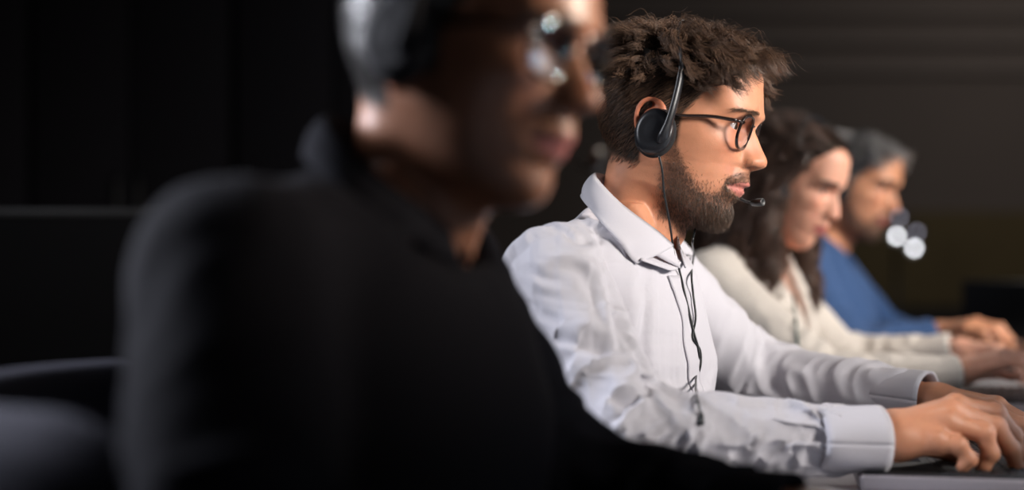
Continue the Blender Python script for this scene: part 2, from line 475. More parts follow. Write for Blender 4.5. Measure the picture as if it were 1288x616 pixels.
class Head:
    """dense head surface in mm and its place in the world"""
    def __init__(s, O, yaw, pitch, scale=1.013, roll=0., warp=None, eyes=.0, gap=(4.6, 13.5), lids=True):
        s.O = np.asarray(O, float); y, p = math.radians(yaw), math.radians(pitch); r = math.radians(roll)
        F = np.array([math.cos(y) * math.cos(p), -math.sin(y) * math.cos(p), -math.sin(p)])
        L = np.array([math.sin(y), math.cos(y), 0]); U = np.cross(F, L)
        L, U = L * math.cos(r) + U * math.sin(r), U * math.cos(r) - L * math.sin(r)
        s.R = np.stack([F, L, U]); s.k = scale * .001; s.warp = warp
        A = np.zeros((len(HEAD_ROWS), 12, 3))
        for i, (w, c) in enumerate(HEAD_ROWS):
            A[i, :, :2] = c
            if isinstance(w, str): A[i, :, 2] = _J
            elif isinstance(w, list): A[i, :, 2] = w
            else:
                t = (w + 30) / (-95 + 30.)
                A[i, :, 2] = w if w > -30 or w < -100 else -30 + t * (_J + 30)
        G = _cr(A, 8)                                        # rows
        G = np.moveaxis(_cr(np.moveaxis(G, 1, 0), 9, np.array([1, -1, 1.])), 0, 1)
        s.eye = np.array([92.5, 32., 26.]); s.er = 12.2; s.gap = gap
        V = G.reshape(-1, 3).copy()
        V = s.sculpt(V)
        if warp: V = warp(V)
        s.G = V.reshape(G.shape); s.nr, s.nc = G.shape[:2]
        full = np.concatenate([s.G, (s.G * np.array([1, -1, 1]))[:, -2:0:-1]], 1)
        s.full = full; nc = full.shape[1]; s.V = full.reshape(-1, 3)
        s.F = grid_faces(s.nr, nc, True)
        n = len(s.V); s.cap = np.array([[-15, 0, -190.]])
    def sculpt(s, V):
        def dent(c, r, d, dirn):
            q = (V - np.array(c)) / np.array(r)
            return np.exp(-(q ** 2).sum(1))[:, None] * d * nrm(np.array(dirn, float))
        V = V + dent((113, 14, 26), (8, 5.5, 9), -3.0, (1, .2, 0))          # inner corner of the eye socket
        V = V + dent((101, 45, 5), (12, 12, 9), 2.0, (.7, .7, 0))            # cheekbone
        V = V + dent((126, 8.5, -22.5), (5, 3.6, 3.2), -6.0, (.55, 0, -1))   # nostril
        V = V + dent((117, 18.5, -9), (4, 3.2, 8), -1.8, (.6, .8, 0))        # crease behind the wing of the nose
        V = V + dent((127, 14.5, -14), (6, 4, 6), 1.4, (.2, 1, 0))           # wing of the nose
        V = V + dent((110, 25, -28), (6, 3.2, 9), -1.2, (.8, .5, 0))         # nasolabial fold
        V = V + dent((108, 25.5, -45.5), (6, 4, 4), -2.2, (1, .3, 0))        # corner of the mouth
        V = V + dent((125, 0, -31), (5, 2.6, 6), -1.0, (1, 0, 0))            # philtrum
        V = V + dent((120, 0, -45.2), (9, 16, 1.5), -2.2, (1, 0, 0))         # between the lips
        V = V + dent((119, 30, 43), (8, 17, 5), 1.6, (1, .3, 0))             # brow ridge
        V = V + dent((80, 62, 40), (16, 10, 18), -2.0, (.4, 1, 0))           # temple
        V = V + dent((56, 0, -118), (10, 7, 9), 3.0, (1, 0, 0))              # larynx
        # eyelids wrap the eyeball, the slit between them is open
        e = s.eye; D = V - e; r = np.linalg.norm(D, axis=1); du, dv, dw = D.T
        m = (du > -2) & (r < 26)
        ax, ay = dv + 1.0, dw - .6
        open_ = (np.abs(ax) / s.gap[1]) ** 2 + (ay / s.gap[0]) ** 2
        lid = sstep(25, 16, r) * m
        want = np.maximum(r, s.er + 1.5)
        f = np.where(m, r + lid * (want - r), r)
        # upper lid fold
        f = f + m * 1.1 * np.exp(-((dw - 7.0) / 1.8) ** 2) * np.exp(-(dv / 13) ** 2) - m * 1.3 * np.exp(-((dw - 10.5) / 2) ** 2) * np.exp(-(dv / 13) ** 2)
        hole = sstep(1.25, .8, open_) * (r < 22) * m
        f = f * (1 - hole) + (s.er - 3) * hole
        V = e + D * (f / np.maximum(r, 1e-6))[:, None]
        return V
    def w(s, X):                                             # local mm -> world
        return s.O + (np.asarray(X, float) @ s.R) * s.k
    def l(s, X):                                             # world -> local mm
        return ((np.asarray(X, float) - s.O) / s.k) @ s.R.T
    def d(s, X):                                             # a direction
        return np.asarray(X, float) @ s.R
    def warped(s, X):
        X = np.atleast_2d(np.asarray(X, float))
        return s.warp(X) if s.warp else X
    def mesh(s):
        V = np.concatenate([s.V, s.cap if not s.warp else s.warp(s.cap)]); n = len(s.V); nc = s.full.shape[1]
        F = [tuple(f) for f in s.F] + [((s.nr - 1) * nc + j, (s.nr - 1) * nc + (j + 1) % nc, n) for j in range(nc)]
        return s.w(V), F
    def ear(s, side, h=1.6):
        """rim, hollow, tragus and lobe as one piece (mm, then world)"""
        f = Field((-20, 50, -40), (40, 105, 50), h)
        def p(a, b, out): return np.array([14 + a, 72 + out, 6 + b])
        rim = [p(10, -6, 3), p(13, 10, 4), p(10, 24, 6), p(0, 32, 9), p(-12, 31, 13), p(-19, 20, 15), p(-19, 5, 15), p(-14, -9, 12), p(-7, -20, 8), p(2, -27, 5)]
        rim = spline(rim, 28)
        for a, b in zip(rim[:-1], rim[1:]): f.cone(a, b, 2.7, 2.7, 2)
        lobe = p(3, -26, 5); f.ell(lobe, np.eye(3), np.array([7, 4, 8.]), 5)
        back = [p(2, 20, 4), p(-8, 8, 6.5), p(-3, -10, 4)]
        for a, b, r in ((back[0], back[1], 9), (back[1], back[2], 10), (back[2], lobe, 7)):
            n = nrm(b - a)
            R = np.array([[1, .38, 0], [-.38, 1, 0], [0, 0, 1.]]); R[0] = nrm(R[0]); R[1] = nrm(R[1])
            f.ell((a + b) / 2, R, np.array([r + 5, 2.8, r + 8.]), 4)
        anti = spline([p(3, 22, 6), p(-7, 17, 11), p(-11, 5, 12), p(-7, -8, 10), p(1, -15, 7)], 14)
        for a, b in zip(anti[:-1], anti[1:]): f.cone(a, b, 2.8, 2.8, 3)
        f.cone(p(11, 0, 3), p(9, -8, 6), 4, 3.2, 3)              # tragus
        f.cone(p(6, -2, -4), p(6, 2, 0), 12, 11, 4)               # root, inside the skull
        f.cone(p(3, -2, 6), p(3, 1, 7), 4.5, 4.5, 3, carve=True)
        V, F = f.mesh()
        V = V * np.array([1, side, 1.])
        if s.warp: V = s.warp(V)
        return s.w(V), [tuple(q) for q in F]

    # -------------------------------------------------- where hair grows
    def sample(s, n, mask, seed=3, up=None):
        rng = np.random.default_rng(seed)
        N = np.cross(np.gradient(s.full, axis=1), np.gradient(s.full, axis=0))
        area = np.linalg.norm(N, axis=2); N = nrm(N).reshape(-1, 3); V = s.V
        c = V - np.array([10, 0, 20]); flip = (N * c).sum(1) < 0; N[flip & (np.abs(c).sum(1) > 0)] *= -1
        W = area.ravel() * mask(V)
        W[:s.full.shape[1] * 2] *= 1
        i = rng.choice(len(V), n, p=W / W.sum())
        nc = s.full.shape[1]
        du = np.gradient(s.full, axis=0).reshape(-1, 3)[i]; dv = np.gradient(s.full, axis=1).reshape(-1, 3)[i]
        a, b = rng.random((n, 1)) - .5, rng.random((n, 1)) - .5
        return V[i] + du * a + dv * b, N[i]

def hair_zone(V):
    u, v, w = V.T
    front = np.interp(w, [28, 57, 85, 100, 112, 122, 130], [45, 65, 86, 95, 100, 104, 108])
    z = sstep(-3, 3, front - u) * sstep(26, 32, w)
    back = sstep(-3, 3, 1 - u) * sstep(-40, -30, w + 3 * np.cos(v * .2)) * (w < 32)
    burn = sstep(-3, 3, 45 - u) * sstep(-3, 3, u - 27) * sstep(-14, -2, w) * (w < 32)
    return np.clip(z + back + burn, 0, 1)

_BU = np.array([28, 40, 50, 68, 88, 99, 104, 110, 119, 126.]); _BW = np.array([14, 6, -16, -44, -55, -50, -36, -29, -24.5, -22.])
def beard_zone(V, soft=7.):
    u, v, w = V.T; a = np.abs(v)
    top = np.interp(u, _BU, _BW)
    soft = np.where(u > 100, np.minimum(soft, 3.), soft * (1.15 + .5 * sstep(50, 70, u) * (w > -60)))
    z = sstep(-soft * .4, soft, top - w) * sstep(20, 42, u) * sstep(-122, -98, w)
    z = z * (1 - lip_zone(V))
    z = z * (1 - .6 * np.exp(-((a - 12) / 4.5) ** 2 - ((w + 61) / 4.5) ** 2))
    z = z * (1 - sstep(-92, -104, w) * (1 - sstep(36, 64, u)))
    return z

def eyeball(h, side, mat, parent, gaze=(1, 0, -.12)):
    e = h.eye * np.array([1, side, 1]); e = h.warped(e)[0]
    V, F = [], []
    nr, nc = 14, 24
    g = nrm(np.array(gaze)); x = nrm(np.cross(g, [0, 0, 1.])); y = np.cross(x, g)
    for i in range(nr + 1):
        t = math.pi * i / nr
        for j in range(nc):
            p = 2 * math.pi * j / nc
            r = h.er * (1 + .06 * math.exp(-(t / .45) ** 2))
            V.append(e + r * (math.cos(t) * g + math.sin(t) * (math.cos(p) * x + math.sin(p) * y)))
    F = [tuple(f) for f in grid_faces(nr + 1, nc, True)]
    V = np.array(V)
    o = obj('eyeball', h.w(V), F, mat, parent)
    ang = np.repeat(np.arange(nr + 1) / nr * math.pi, nc)
    me = o.data
    if len(me.vertices) == len(ang): set_attr(me, 'gaze', np.clip(ang / 1.15, 0, 1), 'FLOAT')
    return o

def tone_map(h, V, base, lips, beard=0., beard_col=(.03, .02, .015), scalp=None, scalp_zone=hair_zone, ear=1.25):
    """skin colour per vertex: lips, warm ears and nose, stubble, scalp under the hair"""
    X = h.l(V)
    C = np.tile(np.array(base), (len(V), 1))
    near = (np.abs(X[:, 1]) < 100) & (X[:, 2] > -200) & (X[:, 2] < 150) & (X[:, 0] > -110) & (X[:, 0] < 160)
    r, g, b = base
    warm = np.exp(-(((X - np.array([134, 0, -8])) / np.array([14, 16, 14])) ** 2).sum(1)) * .5 + .45 * np.exp(-(((np.abs(X) * np.array([1, 1, 1]) - np.array([104, 42, 2])) / np.array([16, 16, 16])) ** 2).sum(1)) * (X[:, 0] > 0)
    warm = np.maximum(warm, .8 * sstep(74, 80, np.abs(X[:, 1])) * (X[:, 2] > -30) * (X[:, 2] < 45) * (X[:, 0] < 35))
    warm = (warm * near)[:, None]
    C = C * (1 - warm) + warm * np.array([r * 1.02, g * .72, b * .66])
    lz = (lip_zone(X) * near)[:, None]
    C = C * (1 - lz) + lz * np.array(lips)
    if beard:
        bz = (beard_zone(X, 12.) * near * beard)[:, None]
        C = C * (1 - bz) + bz * np.array(beard_col)
    if scalp is not None:
        sz = (scalp_zone(X) * near * (np.abs(X[:, 1]) < 79))[:, None]
        C = C * (1 - sz) + sz * np.array(scalp)
    lid = np.exp(-(((np.abs(X) - np.array([106, 32, 26])) / np.array([8, 15, 7])) ** 2).sum(1)) * near
    C = C * (1 - .25 * lid[:, None] * np.array([.6, 1, .9]))
    return C
# ------------------------------------------------------------------ hair, brows, beard
def polyhair(name, h, pts, rad, mat, parent):
    """pts in head mm"""
    V, F, tint = strands(h.w(pts.reshape(-1, 3)).reshape(pts.shape), rad * h.k)
    o = obj(name, V, F, mat, parent)
    if len(o.data.vertices) == len(tint): set_attr(o.data, 'tint', tint, 'FLOAT')
    return o

def short_hair(h, mat, parent, guides=420, per=24, sides=9000, top=48., side=16., lift=24., curl=4.5, radius=.33, seed=5, droop=20., zone=hair_zone, sweep=.9):
    rng = np.random.default_rng(seed)
    K = 12
    sN = np.linspace(0, 1, K)
    def topw(V): return zone(V) * (V[:, 2] > 62) * (.4 + .6 * sstep(62, 100, V[:, 2]))
    p, n = h.sample(guides, topw, seed)
    L = top * rng.uniform(.75, 1.25, guides) * (.62 + .38 * sstep(60, 105, p[:, 2]))
    fw = sstep(-35, 25, p[:, 0])[:, None]
    t = fw * np.array([1, 0, .0]) + (1 - fw) * np.array([-.75, 0, -.1])
    t = t + np.stack([np.zeros(guides), .55 * np.sign(p[:, 1]) * sstep(25, 60, np.abs(p[:, 1])) + rng.normal(0, .22, guides), rng.normal(-.1, .2, guides)], 1)
    t = nrm(t - n * (t * n).sum(1, keepdims=True) * .6)
    lift_ = lift * (.55 + .45 * sstep(60, 108, p[:, 2]))
    ph = rng.uniform(0, 2 * math.pi, guides); fr = rng.uniform(1., 1.9, guides)
    b1 = nrm(np.cross(n, t)); b2 = nrm(np.cross(t, b1))
    s_ = sN[None, :, None]
    G = p[:, None] + n[:, None] * (lift_[:, None, None] * (1.9 * s_ - 1.15 * s_ ** 2)) + t[:, None] * (L[:, None, None] * sweep * s_ ** 1.35)
    amp = curl * (np.minimum(sN * 1.8, 1))[None, :, None]
    ang = 2 * math.pi * fr[:, None] * sN[None] + ph[:, None]
    G = G + amp * (np.cos(ang)[..., None] * b1[:, None] + np.sin(ang)[..., None] * b2[:, None])
    front = sstep(45, 95, p[:, 0])[:, None]
    G[..., 2] -= droop * front * sN[None] ** 2.2
    # strands gathered round each guide
    off = rng.normal(0, 1, (guides, per, 3)) * np.array([3.3, 3.3, 2.2])
    tip = rng.uniform(.15, .55, (guides, per, 1, 1))
    spread = (1 - s_[None] * (1 - tip) * .85)
    C = G[:, None] + off[:, :, None] * spread
    st = rng.normal(0, 1.2, (guides, per, 1, 3)) * s_[None] ** 2 * 2.2
    C = C + st
    cut = rng.uniform(.7, 1.05, (guides, per, 1, 1))
    C = C[:, :, :1] + (C - C[:, :, :1]) * cut
    C = C.reshape(-1, K, 3)
    # follicles start on the scalp
    C[:, 0] = C[:, 0] - np.repeat(n, per, 0) * 2.5
    R = np.tile(radius * np.interp(sN, [0, .5, 1], [1, 1, .35]), (len(C), 1))
    o1 = [C, R]
    # single hairs that stand off
    fi = rng.choice(len(C), 170); fl = C[fi].copy(); fl = fl[:, :1] + (fl - fl[:, :1]) * rng.uniform(1.05, 1.45, (170, 1, 1)) + rng.normal(0, 3, (170, 1, 3)) * sN[None, :, None] ** 2 + np.array([0, 0, 5.]) * sN[None, :, None] ** 2
    if top > 20: C[fi] = fl
    # sides and back: short, combed down and back
    def sidew(V): return zone(V) * (V[:, 2] < 92) * (1 - .75 * sstep(70, 92, V[:, 2]))
    p, n = h.sample(sides, sidew, seed + 1)
    K2 = 5; s2 = np.linspace(0, 1, K2)[None, :, None]
    L = side * rng.uniform(.7, 1.25, sides) * (.55 + .75 * sstep(-40, 60, p[:, 2]))
    t = np.tile(np.array([-.62, 0, -.75]), (sides, 1)) + rng.normal(0, .16, (sides, 3))
    t[:, 0] -= .25 * sstep(20, 60, p[:, 2]); t[:, 1] -= .3 * np.sign(p[:, 1]) * (p[:, 0] < -50)
    t = nrm(t - n * (t * n).sum(1, keepdims=True))
    lf = rng.uniform(1.5, 4.2, sides) * (.6 + .6 * sstep(0, 70, p[:, 2]))
    D = p[:, None] - n[:, None] * .6 + t[:, None] * (L[:, None, None] * s2) + n[:, None] * (lf[:, None, None] * (1.6 * s2 - .7 * s2 ** 2)) + rng.normal(0, .5, (sides, 1, 3)) * s2
    D5 = np.zeros((sides, K, 3))
    R2 = np.tile(radius * .95 * np.interp(s2.ravel(), [0, .6, 1], [1, .9, .3]), (sides, 1))
    Va, Fa, ta = strands(h.w(C.reshape(-1, 3)).reshape(C.shape), R * h.k)
    Vb, Fb, tb = strands(h.w(D.reshape(-1, 3)).reshape(D.shape), R2 * h.k)
    o = obj('hair', np.concatenate([Va, Vb]), np.concatenate([Fa, Fb + len(Va)]), mat, parent)
    clump = np.repeat(np.repeat(rng.random(guides), per), K * 3)
    tint = np.concatenate([.4 * clump + .6 * ta ** 1.6, tb ** 1.5 * .9])
    if len(o.data.vertices) == len(tint): set_attr(o.data, 'tint', tint, 'FLOAT')
    return o

def brows(h, mat, parent, n=300, L=8., thick=1., rad=.17, seed=8):
    rng = np.random.default_rng(seed)
    for sd in (-1, 1):
        v = rng.uniform(13, 54, n); a = (v - 13) / 41
        w = 39.5 + 7.2 * np.sin(a * 1.9) - 2.2 * a + rng.normal(0, 1, n) * (2.3 - 1.5 * a) * thick
        # find the skin there
        X = h.V; m = (X[:, 1] > 0) & (X[:, 0] > 60)
        Q = X[m]; Y = h.warped(np.stack([np.full(n, 115.), v, w], 1)) if h.warp else np.stack([np.full(n, 115.), v, w], 1)
        i = np.array([np.argmin((Q[:, 1] - y[1]) ** 2 + (Q[:, 2] - y[2]) ** 2) for y in Y]); p = Q[i].copy()
        t = np.stack([-.25 - .5 * a, .8 + 0 * a, .55 - 1.0 * a], 1) + rng.normal(0, .2, (n, 3)); t = nrm(t)
        nn = nrm(p - np.array([40, 0, 30.])); t = nrm(t - nn * (t * nn).sum(1, keepdims=True))
        s = np.linspace(0, 1, 4)[None, :, None]; ln = L * rng.uniform(.6, 1.1, n)[:, None, None]
        C = p[:, None] - nn[:, None] * .4 + t[:, None] * ln * s + nn[:, None] * 1.6 * (1.7 * s - .9 * s * s)
        C[..., 1] *= sd
        polyhair('eyebrow', h, C, np.tile(rad * np.array([1, 1, .8, .3]), (n, 1)), mat, parent)

def beard(h, mat, parent, n=6000, L=7.5, rad=.24, seed=9, zone=beard_zone):
    rng = np.random.default_rng(seed)
    p, nn = h.sample(n, lambda V: zone(V) ** 1.4 + .10 * zone(V + np.array([0, 0, -14.])), seed)
    chin = np.exp(-(((p - np.array([106, 0, -86])) / np.array([22, 24, 16])) ** 2).sum(1))
    mou = (p[:, 2] > -40) & (p[:, 0] > 100)
    ln = L * rng.uniform(.5, 1.15, n) * (.55 + .9 * chin + .25 * sstep(60, 90, p[:, 0])); ln[mou] *= .8
    t = np.tile(np.array([.25, 0, -1.]), (n, 1)); t[mou] = np.array([.1, 0, -.55]); t[mou, 1] += .8 * np.sign(p[mou, 1])
    t = nrm(t + rng.normal(0, .28, (n, 3))); t = nrm(t - nn * (t * nn).sum(1, keepdims=True) * .75)
    s = np.linspace(0, 1, 4)[None, :, None]
    C = p[:, None] - nn[:, None] * .5 + (t * ln[:, None])[:, None] * s + nn[:, None] * (ln[:, None, None] * .42) * (1.5 * s - .8 * s * s)
    R = np.tile(rad * np.array([1, 1, .85, .3]), (n, 1))
    return polyhair('beard', h, C, R, mat, parent)

def lashes(h, mat, parent, n=34, rad=.2):
    for sd in (-1, 1):
        out = []
        for j in range(n):
            a = -1 + 2 * j / (n - 1); v = h.eye[1] + 12 * a
            base = h.eye + np.array([math.sqrt(max(h.er + 1.6, 0) ** 2 - (12 * a) ** 2 * .9) if abs(12 * a) < 12.5 else 4, 12 * a, 4.6 * math.sqrt(max(1 - a * a, 0)) + .6])
            s = np.linspace(0, 1, 4)[:, None]
            q = base + s * np.array([6.5, 3 * a, -1.0]) + s * s * np.array([.5, 0, 2.6]); q = h.warped(q); q[:, 1] *= sd
            out.append(q)
        C = np.array(out); polyhair('eyelashes', h, C, np.tile(rad * np.array([1, .9, .7, .3]), (len(C), 1)), mat, parent)

# ------------------------------------------------------------------ hands
FING = dict(index=(.088, .023, .004, (.043, .026, .022)), middle=(.091, .003, .007, (.047, .030, .023)), ring=(.085, -.016, .005, (.043, .028, .023)), pinky=(.076, -.033, .000, (.034, .021, .020)))

def hand_joints(W, fwd, up, thumb, curl=1.0, k=1.0, spread=.06, curls=None):
    """typing hand: world joints; thumb = unit direction of the thumb side"""
    f = nrm(fwd); t = nrm(thumb - f * np.dot(thumb, f)); u = np.cross(f, t); u = u if np.dot(u, up) > 0 else -u
    J = {}
    for i, (n, (a, b, c, L)) in enumerate(FING.items()):
        m = np.array(W) + k * (a * f + b * t + c * u); pts = [m]; cc = curl if curls is None else curls[i]
        yaw = spread * (b / .03)
        for L_, pit in zip(L, (18, 58, 88)):
            q = math.radians(pit * cc)
            pts.append(pts[-1] + k * L_ * (math.cos(q) * (f * math.cos(yaw) + t * math.sin(yaw)) - math.sin(q) * u))
        J[n] = pts
    J['thumb'] = [np.array(W) + k * (x * f + y * t + z * u) for x, y, z in ((.026, .024, -.010), (.058, .043, -.020), (.084, .043, -.031), (.105, .033, -.040))]
    J['wrist'] = np.array(W); J['axes'] = (f, t, u)
    return J

def hand_mesh(J, E, h=.0016, k=1.0, wr=.0265, fat=1.0):
    """skin over the joints; E = elbow"""
    allp = np.array([p for n in ('index', 'middle', 'ring', 'pinky', 'thumb') for p in J[n]] + [J['wrist']])
    W = J['wrist']; f, t, u = J['axes']
    back = W + nrm(np.asarray(E) - W) * .07
    allp = np.vstack([allp, back])
    F = Field(allp.min(0) - .04, allp.max(0) + .04, h)
    R = np.stack([nrm(W - np.asarray(E)), t, u])
    # palm: rays of bone under one skin
    for n, r0, r1 in (('index', .0165, .0125), ('middle', .0165, .0125), ('ring', .016, .0118), ('pinky', .016, .0108)):
        m = J[n][0]; o = FING[n][1]
        F.cone(W + t * o * .45 * k + f * .012 * k, m - u * .003 * k, r0 * k * fat, r1 * k * fat, .012)
    F.cone(W + f * .02 * k - u * .006 * k, (J['ring'][0] + J['middle'][0]) / 2 - u * .010 * k, .018 * k, .013 * k, .014)
    for n in ('index', 'middle', 'ring', 'pinky'):                       # knuckles and the tendons behind them
        F.ell(J[n][0] + u * .004 * k, np.eye(3), np.array([.0105, .0105, .0095]) * k * fat, .006)
        F.cone(J[n][0] + u * .0085 * k, W + t * FING[n][1] * .3 * k + u * .014 * k + f * .02 * k, .0028 * k, .002 * k, .010)
    # wrist and forearm stub: wider than deep
    for s_ in (-.35, .35):
        F.cone(W + t * wr * s_ + f * .01, back + t * wr * s_ * .4, wr * .78, wr * .62, .012)
    # thumb with its pad
    T = J['thumb']
    F.cone(W + f * .018 * k + t * .012 * k - u * .008 * k, T[1], .0175 * k * fat, .0115 * k * fat, .014)
    F.cone(T[1], T[2], .0108 * k * fat, .0098 * k * fat, .004)
    F.cone(T[2], T[3], .0098 * k * fat, .0072 * k * fat, .003)
    F.ell(T[2] + (T[3] - T[2]) * .4 - u * .002, np.eye(3), np.array([.0098] * 3) * k * fat, .004)
    rad = dict(index=(.0104, .0094, .0082, .0066), middle=(.0107, .0097, .0084, .0068), ring=(.0101, .0091, .008, .0064), pinky=(.009, .0081, .0072, .0058))
    for n in ('index', 'middle', 'ring', 'pinky'):
        r = np.array(rad[n]) * k * fat; q = J[n]
        G = Field(F.lo, F.lo + F.h * (F.n - 1), h)                         # each finger on its own, so neighbours crease
        G.n = F.n; G.F = np.full(F.n, 1e3, np.float32); G.ax = F.ax
        G.cone(q[0], q[1], r[0] * 1.06, r[1], .004); G.cone(q[1], q[2], r[1], r[2], .003); G.cone(q[2], q[3], r[2], r[3], .003)
        d1 = nrm(nrm(q[0] - q[1]) + nrm(q[2] - q[1]) + 1e-6)
        G.ell(q[1] - d1 * r[1] * .12, np.eye(3), np.array([1, 1, 1]) * r[1] * 1.06, .003)
        G.ell(q[2], np.eye(3), np.array([1, 1, 1]) * r[2] * 1.05, .003)
        G.ell(q[3] - nrm(q[3] - q[2]) * .001, np.eye(3), np.array([1, 1, 1]) * r[3] * 1.08, .003)
        kk = .0035; a, d = F.F, G.F; hh = np.clip(.5 + .5 * (a - d) / kk, 0, 1)
        F.F = (a * (1 - hh) + d * hh - kk * hh * (1 - hh)).astype(np.float32)
    return F.mesh()

def nails(J, k, mat, parent, hand_up=None):
    """a small curved plate on the back of each fingertip"""
    for n in ('index', 'middle', 'ring', 'pinky', 'thumb'):
        q = J[n]; ax = nrm(q[-1] - q[-2]); pr = nrm(q[-2] - q[-3])
        u = J['axes'][2]
        bend = ax - pr
        out = -(bend - ax * np.dot(bend, ax))
        if n == 'thumb' or np.linalg.norm(out) < .05: out = u
        out = nrm(out - ax * np.dot(out, ax)); sd = np.cross(ax, out)
        r = (.0072 if n != 'pinky' else .0062) * k * (1.15 if n == 'thumb' else 1)
        c = q[-1] - ax * .0005
        G = np.array([[c + ax * (-.004 + .0095 * i / 5) * k + (math.cos(a) * out + math.sin(a) * sd) * (r * 1.05 - .0012 * (i / 5) ** 2) for a in np.linspace(-.85, .85, 7) * (1 - .35 * max(0, i / 5 - .6) / .4)] for i in range(6)])
        V, F = shell(G, .0008)
        obj('fingernail', V, F, mat, parent)

# ------------------------------------------------------------------ body and clothes
SECS = [(.085, .035, .045, .05), (.06, .03, .062, .072), (.03, .020, .074, .108), (0., .012, .092, .146), (-.04, .010, .111, .174), (-.11, .014, .124, .180), (-.24, .008, .122, .170), (-.38, -.02, .120, .165), (-.47, -.04, .125, .172), (-.54, -.05, .128, .176)]

class Frame:
    def __init__(s, B, yaw):
        y = math.radians(yaw); s.B = np.array([B[0], B[1], 0.]); s.F = np.array([math.cos(y), -math.sin(y), 0]); s.L = np.array([math.sin(y), math.cos(y), 0])
    def __call__(s, f, l, z): return s.B + f * s.F + l * s.L + np.array([0, 0, z])
    def inv(s, V): q = V - s.B; return q @ s.F, q @ s.L, q[:, 2]

def torso(fld, fr, zs, grow, secs, k=.03, sx=1.0):
    z_ = np.array([a[0] for a in secs])[::-1] + zs
    c_, a_, b_ = [np.array([a[i] for a in secs])[::-1] for i in (1, 2, 3)]
    top = zs + secs[0][0]; bot = zs + secs[-1][0]
    def fn(x, y, z):
        zz = z.ravel(); c = np.interp(zz, z_, c_); a = (np.interp(zz, z_, a_) * sx + grow); b = np.interp(zz, z_, b_) * sx + grow
        qx, qy = x - fr.B[0], y - fr.B[1]
        f = qx * fr.F[0] + qy * fr.F[1] - c[None, None]; l = qx * fr.L[0] + qy * fr.L[1]
        e = 2.3
        kk = (np.abs(f / a[None, None]) ** e + np.abs(l / b[None, None]) ** e) ** (1 / e)
        d = (kk - 1) * np.minimum(a, b)[None, None]
        return np.maximum(d, np.maximum(z - top, bot - z))
    m = .24
    fld.add(fn, fr.B + np.array([-m, -m, bot]), fr.B + np.array([m, m, top]), k)

def arms_fields(fld, S, E, W, r, k=.02):
    fld.cone(S, E, r[0], r[1], k); fld.cone(E, W, r[1], r[2], .012)

def sleeve_coords(V, S, E, W):
    """distance along the arm (m), angle round it, distance from its axis"""
    best = np.full(len(V), 1e9); s = np.zeros(len(V)); ang = np.zeros(len(V)); off = 0
    for a, b in ((S, E), (E, W)):
        v = b - a; L = np.linalg.norm(v); v = v / L
        t = np.clip((V - a) @ v, 0, L); q = V - a - t[:, None] * v; d = np.linalg.norm(q, axis=1)
        x = nrm(np.cross(v, [0, 0, 1.])); y = np.cross(x, v)
        m = d < best
        best[m] = d[m]; s[m] = off + t[m]; ang[m] = np.arctan2(q[m] @ y, q[m] @ x); off += L
    return s, ang, best

def folds(V, arms, seed=0, amp=1.0):
    """creases running round and along the sleeves, soft drape on the trunk"""
    D = np.zeros(len(V)); near = np.full(len(V), 9.)
    for i, (S, E, W, r) in enumerate(arms):
        s, a, d = sleeve_coords(V, S, E, W); Ls = np.linalg.norm(E - S); Lt = Ls + np.linalg.norm(W - E)
        m = sstep(.045, .0, d - r)
        q = np.stack([s * 30 + 1.1 * np.sin(a + i), np.cos(a) * 1.1, np.sin(a) * 1.1], 1)
        n1 = noise3(q, 1., seed + i); n2 = noise3(q * np.array([1.9, 1.5, 1.5]) + 5, 1., seed + 3 + i)
        ridge = (1 - np.abs(n1) * 2.2) * .0042 + (1 - np.abs(n2) * 2) * .0016
        wgt = .35 + .95 * np.exp(-((s - Ls) / .085) ** 2) + .75 * sstep(Lt - .15, Lt - .05, s) + .25 * (s > Ls)
        D += m * ridge * wgt; near = np.minimum(near, d - r)
    t = sstep(.0, .05, near)
    q = V * np.array([7., 7., 3.2])
    n1 = noise3(q, 1., seed + 7); n2 = noise3(V, 9., seed + 9)
    D += t * (.005 * (1 - np.abs(n1) * 2.2) + .0022 * n2)
    return np.maximum(D * amp, -.0045)

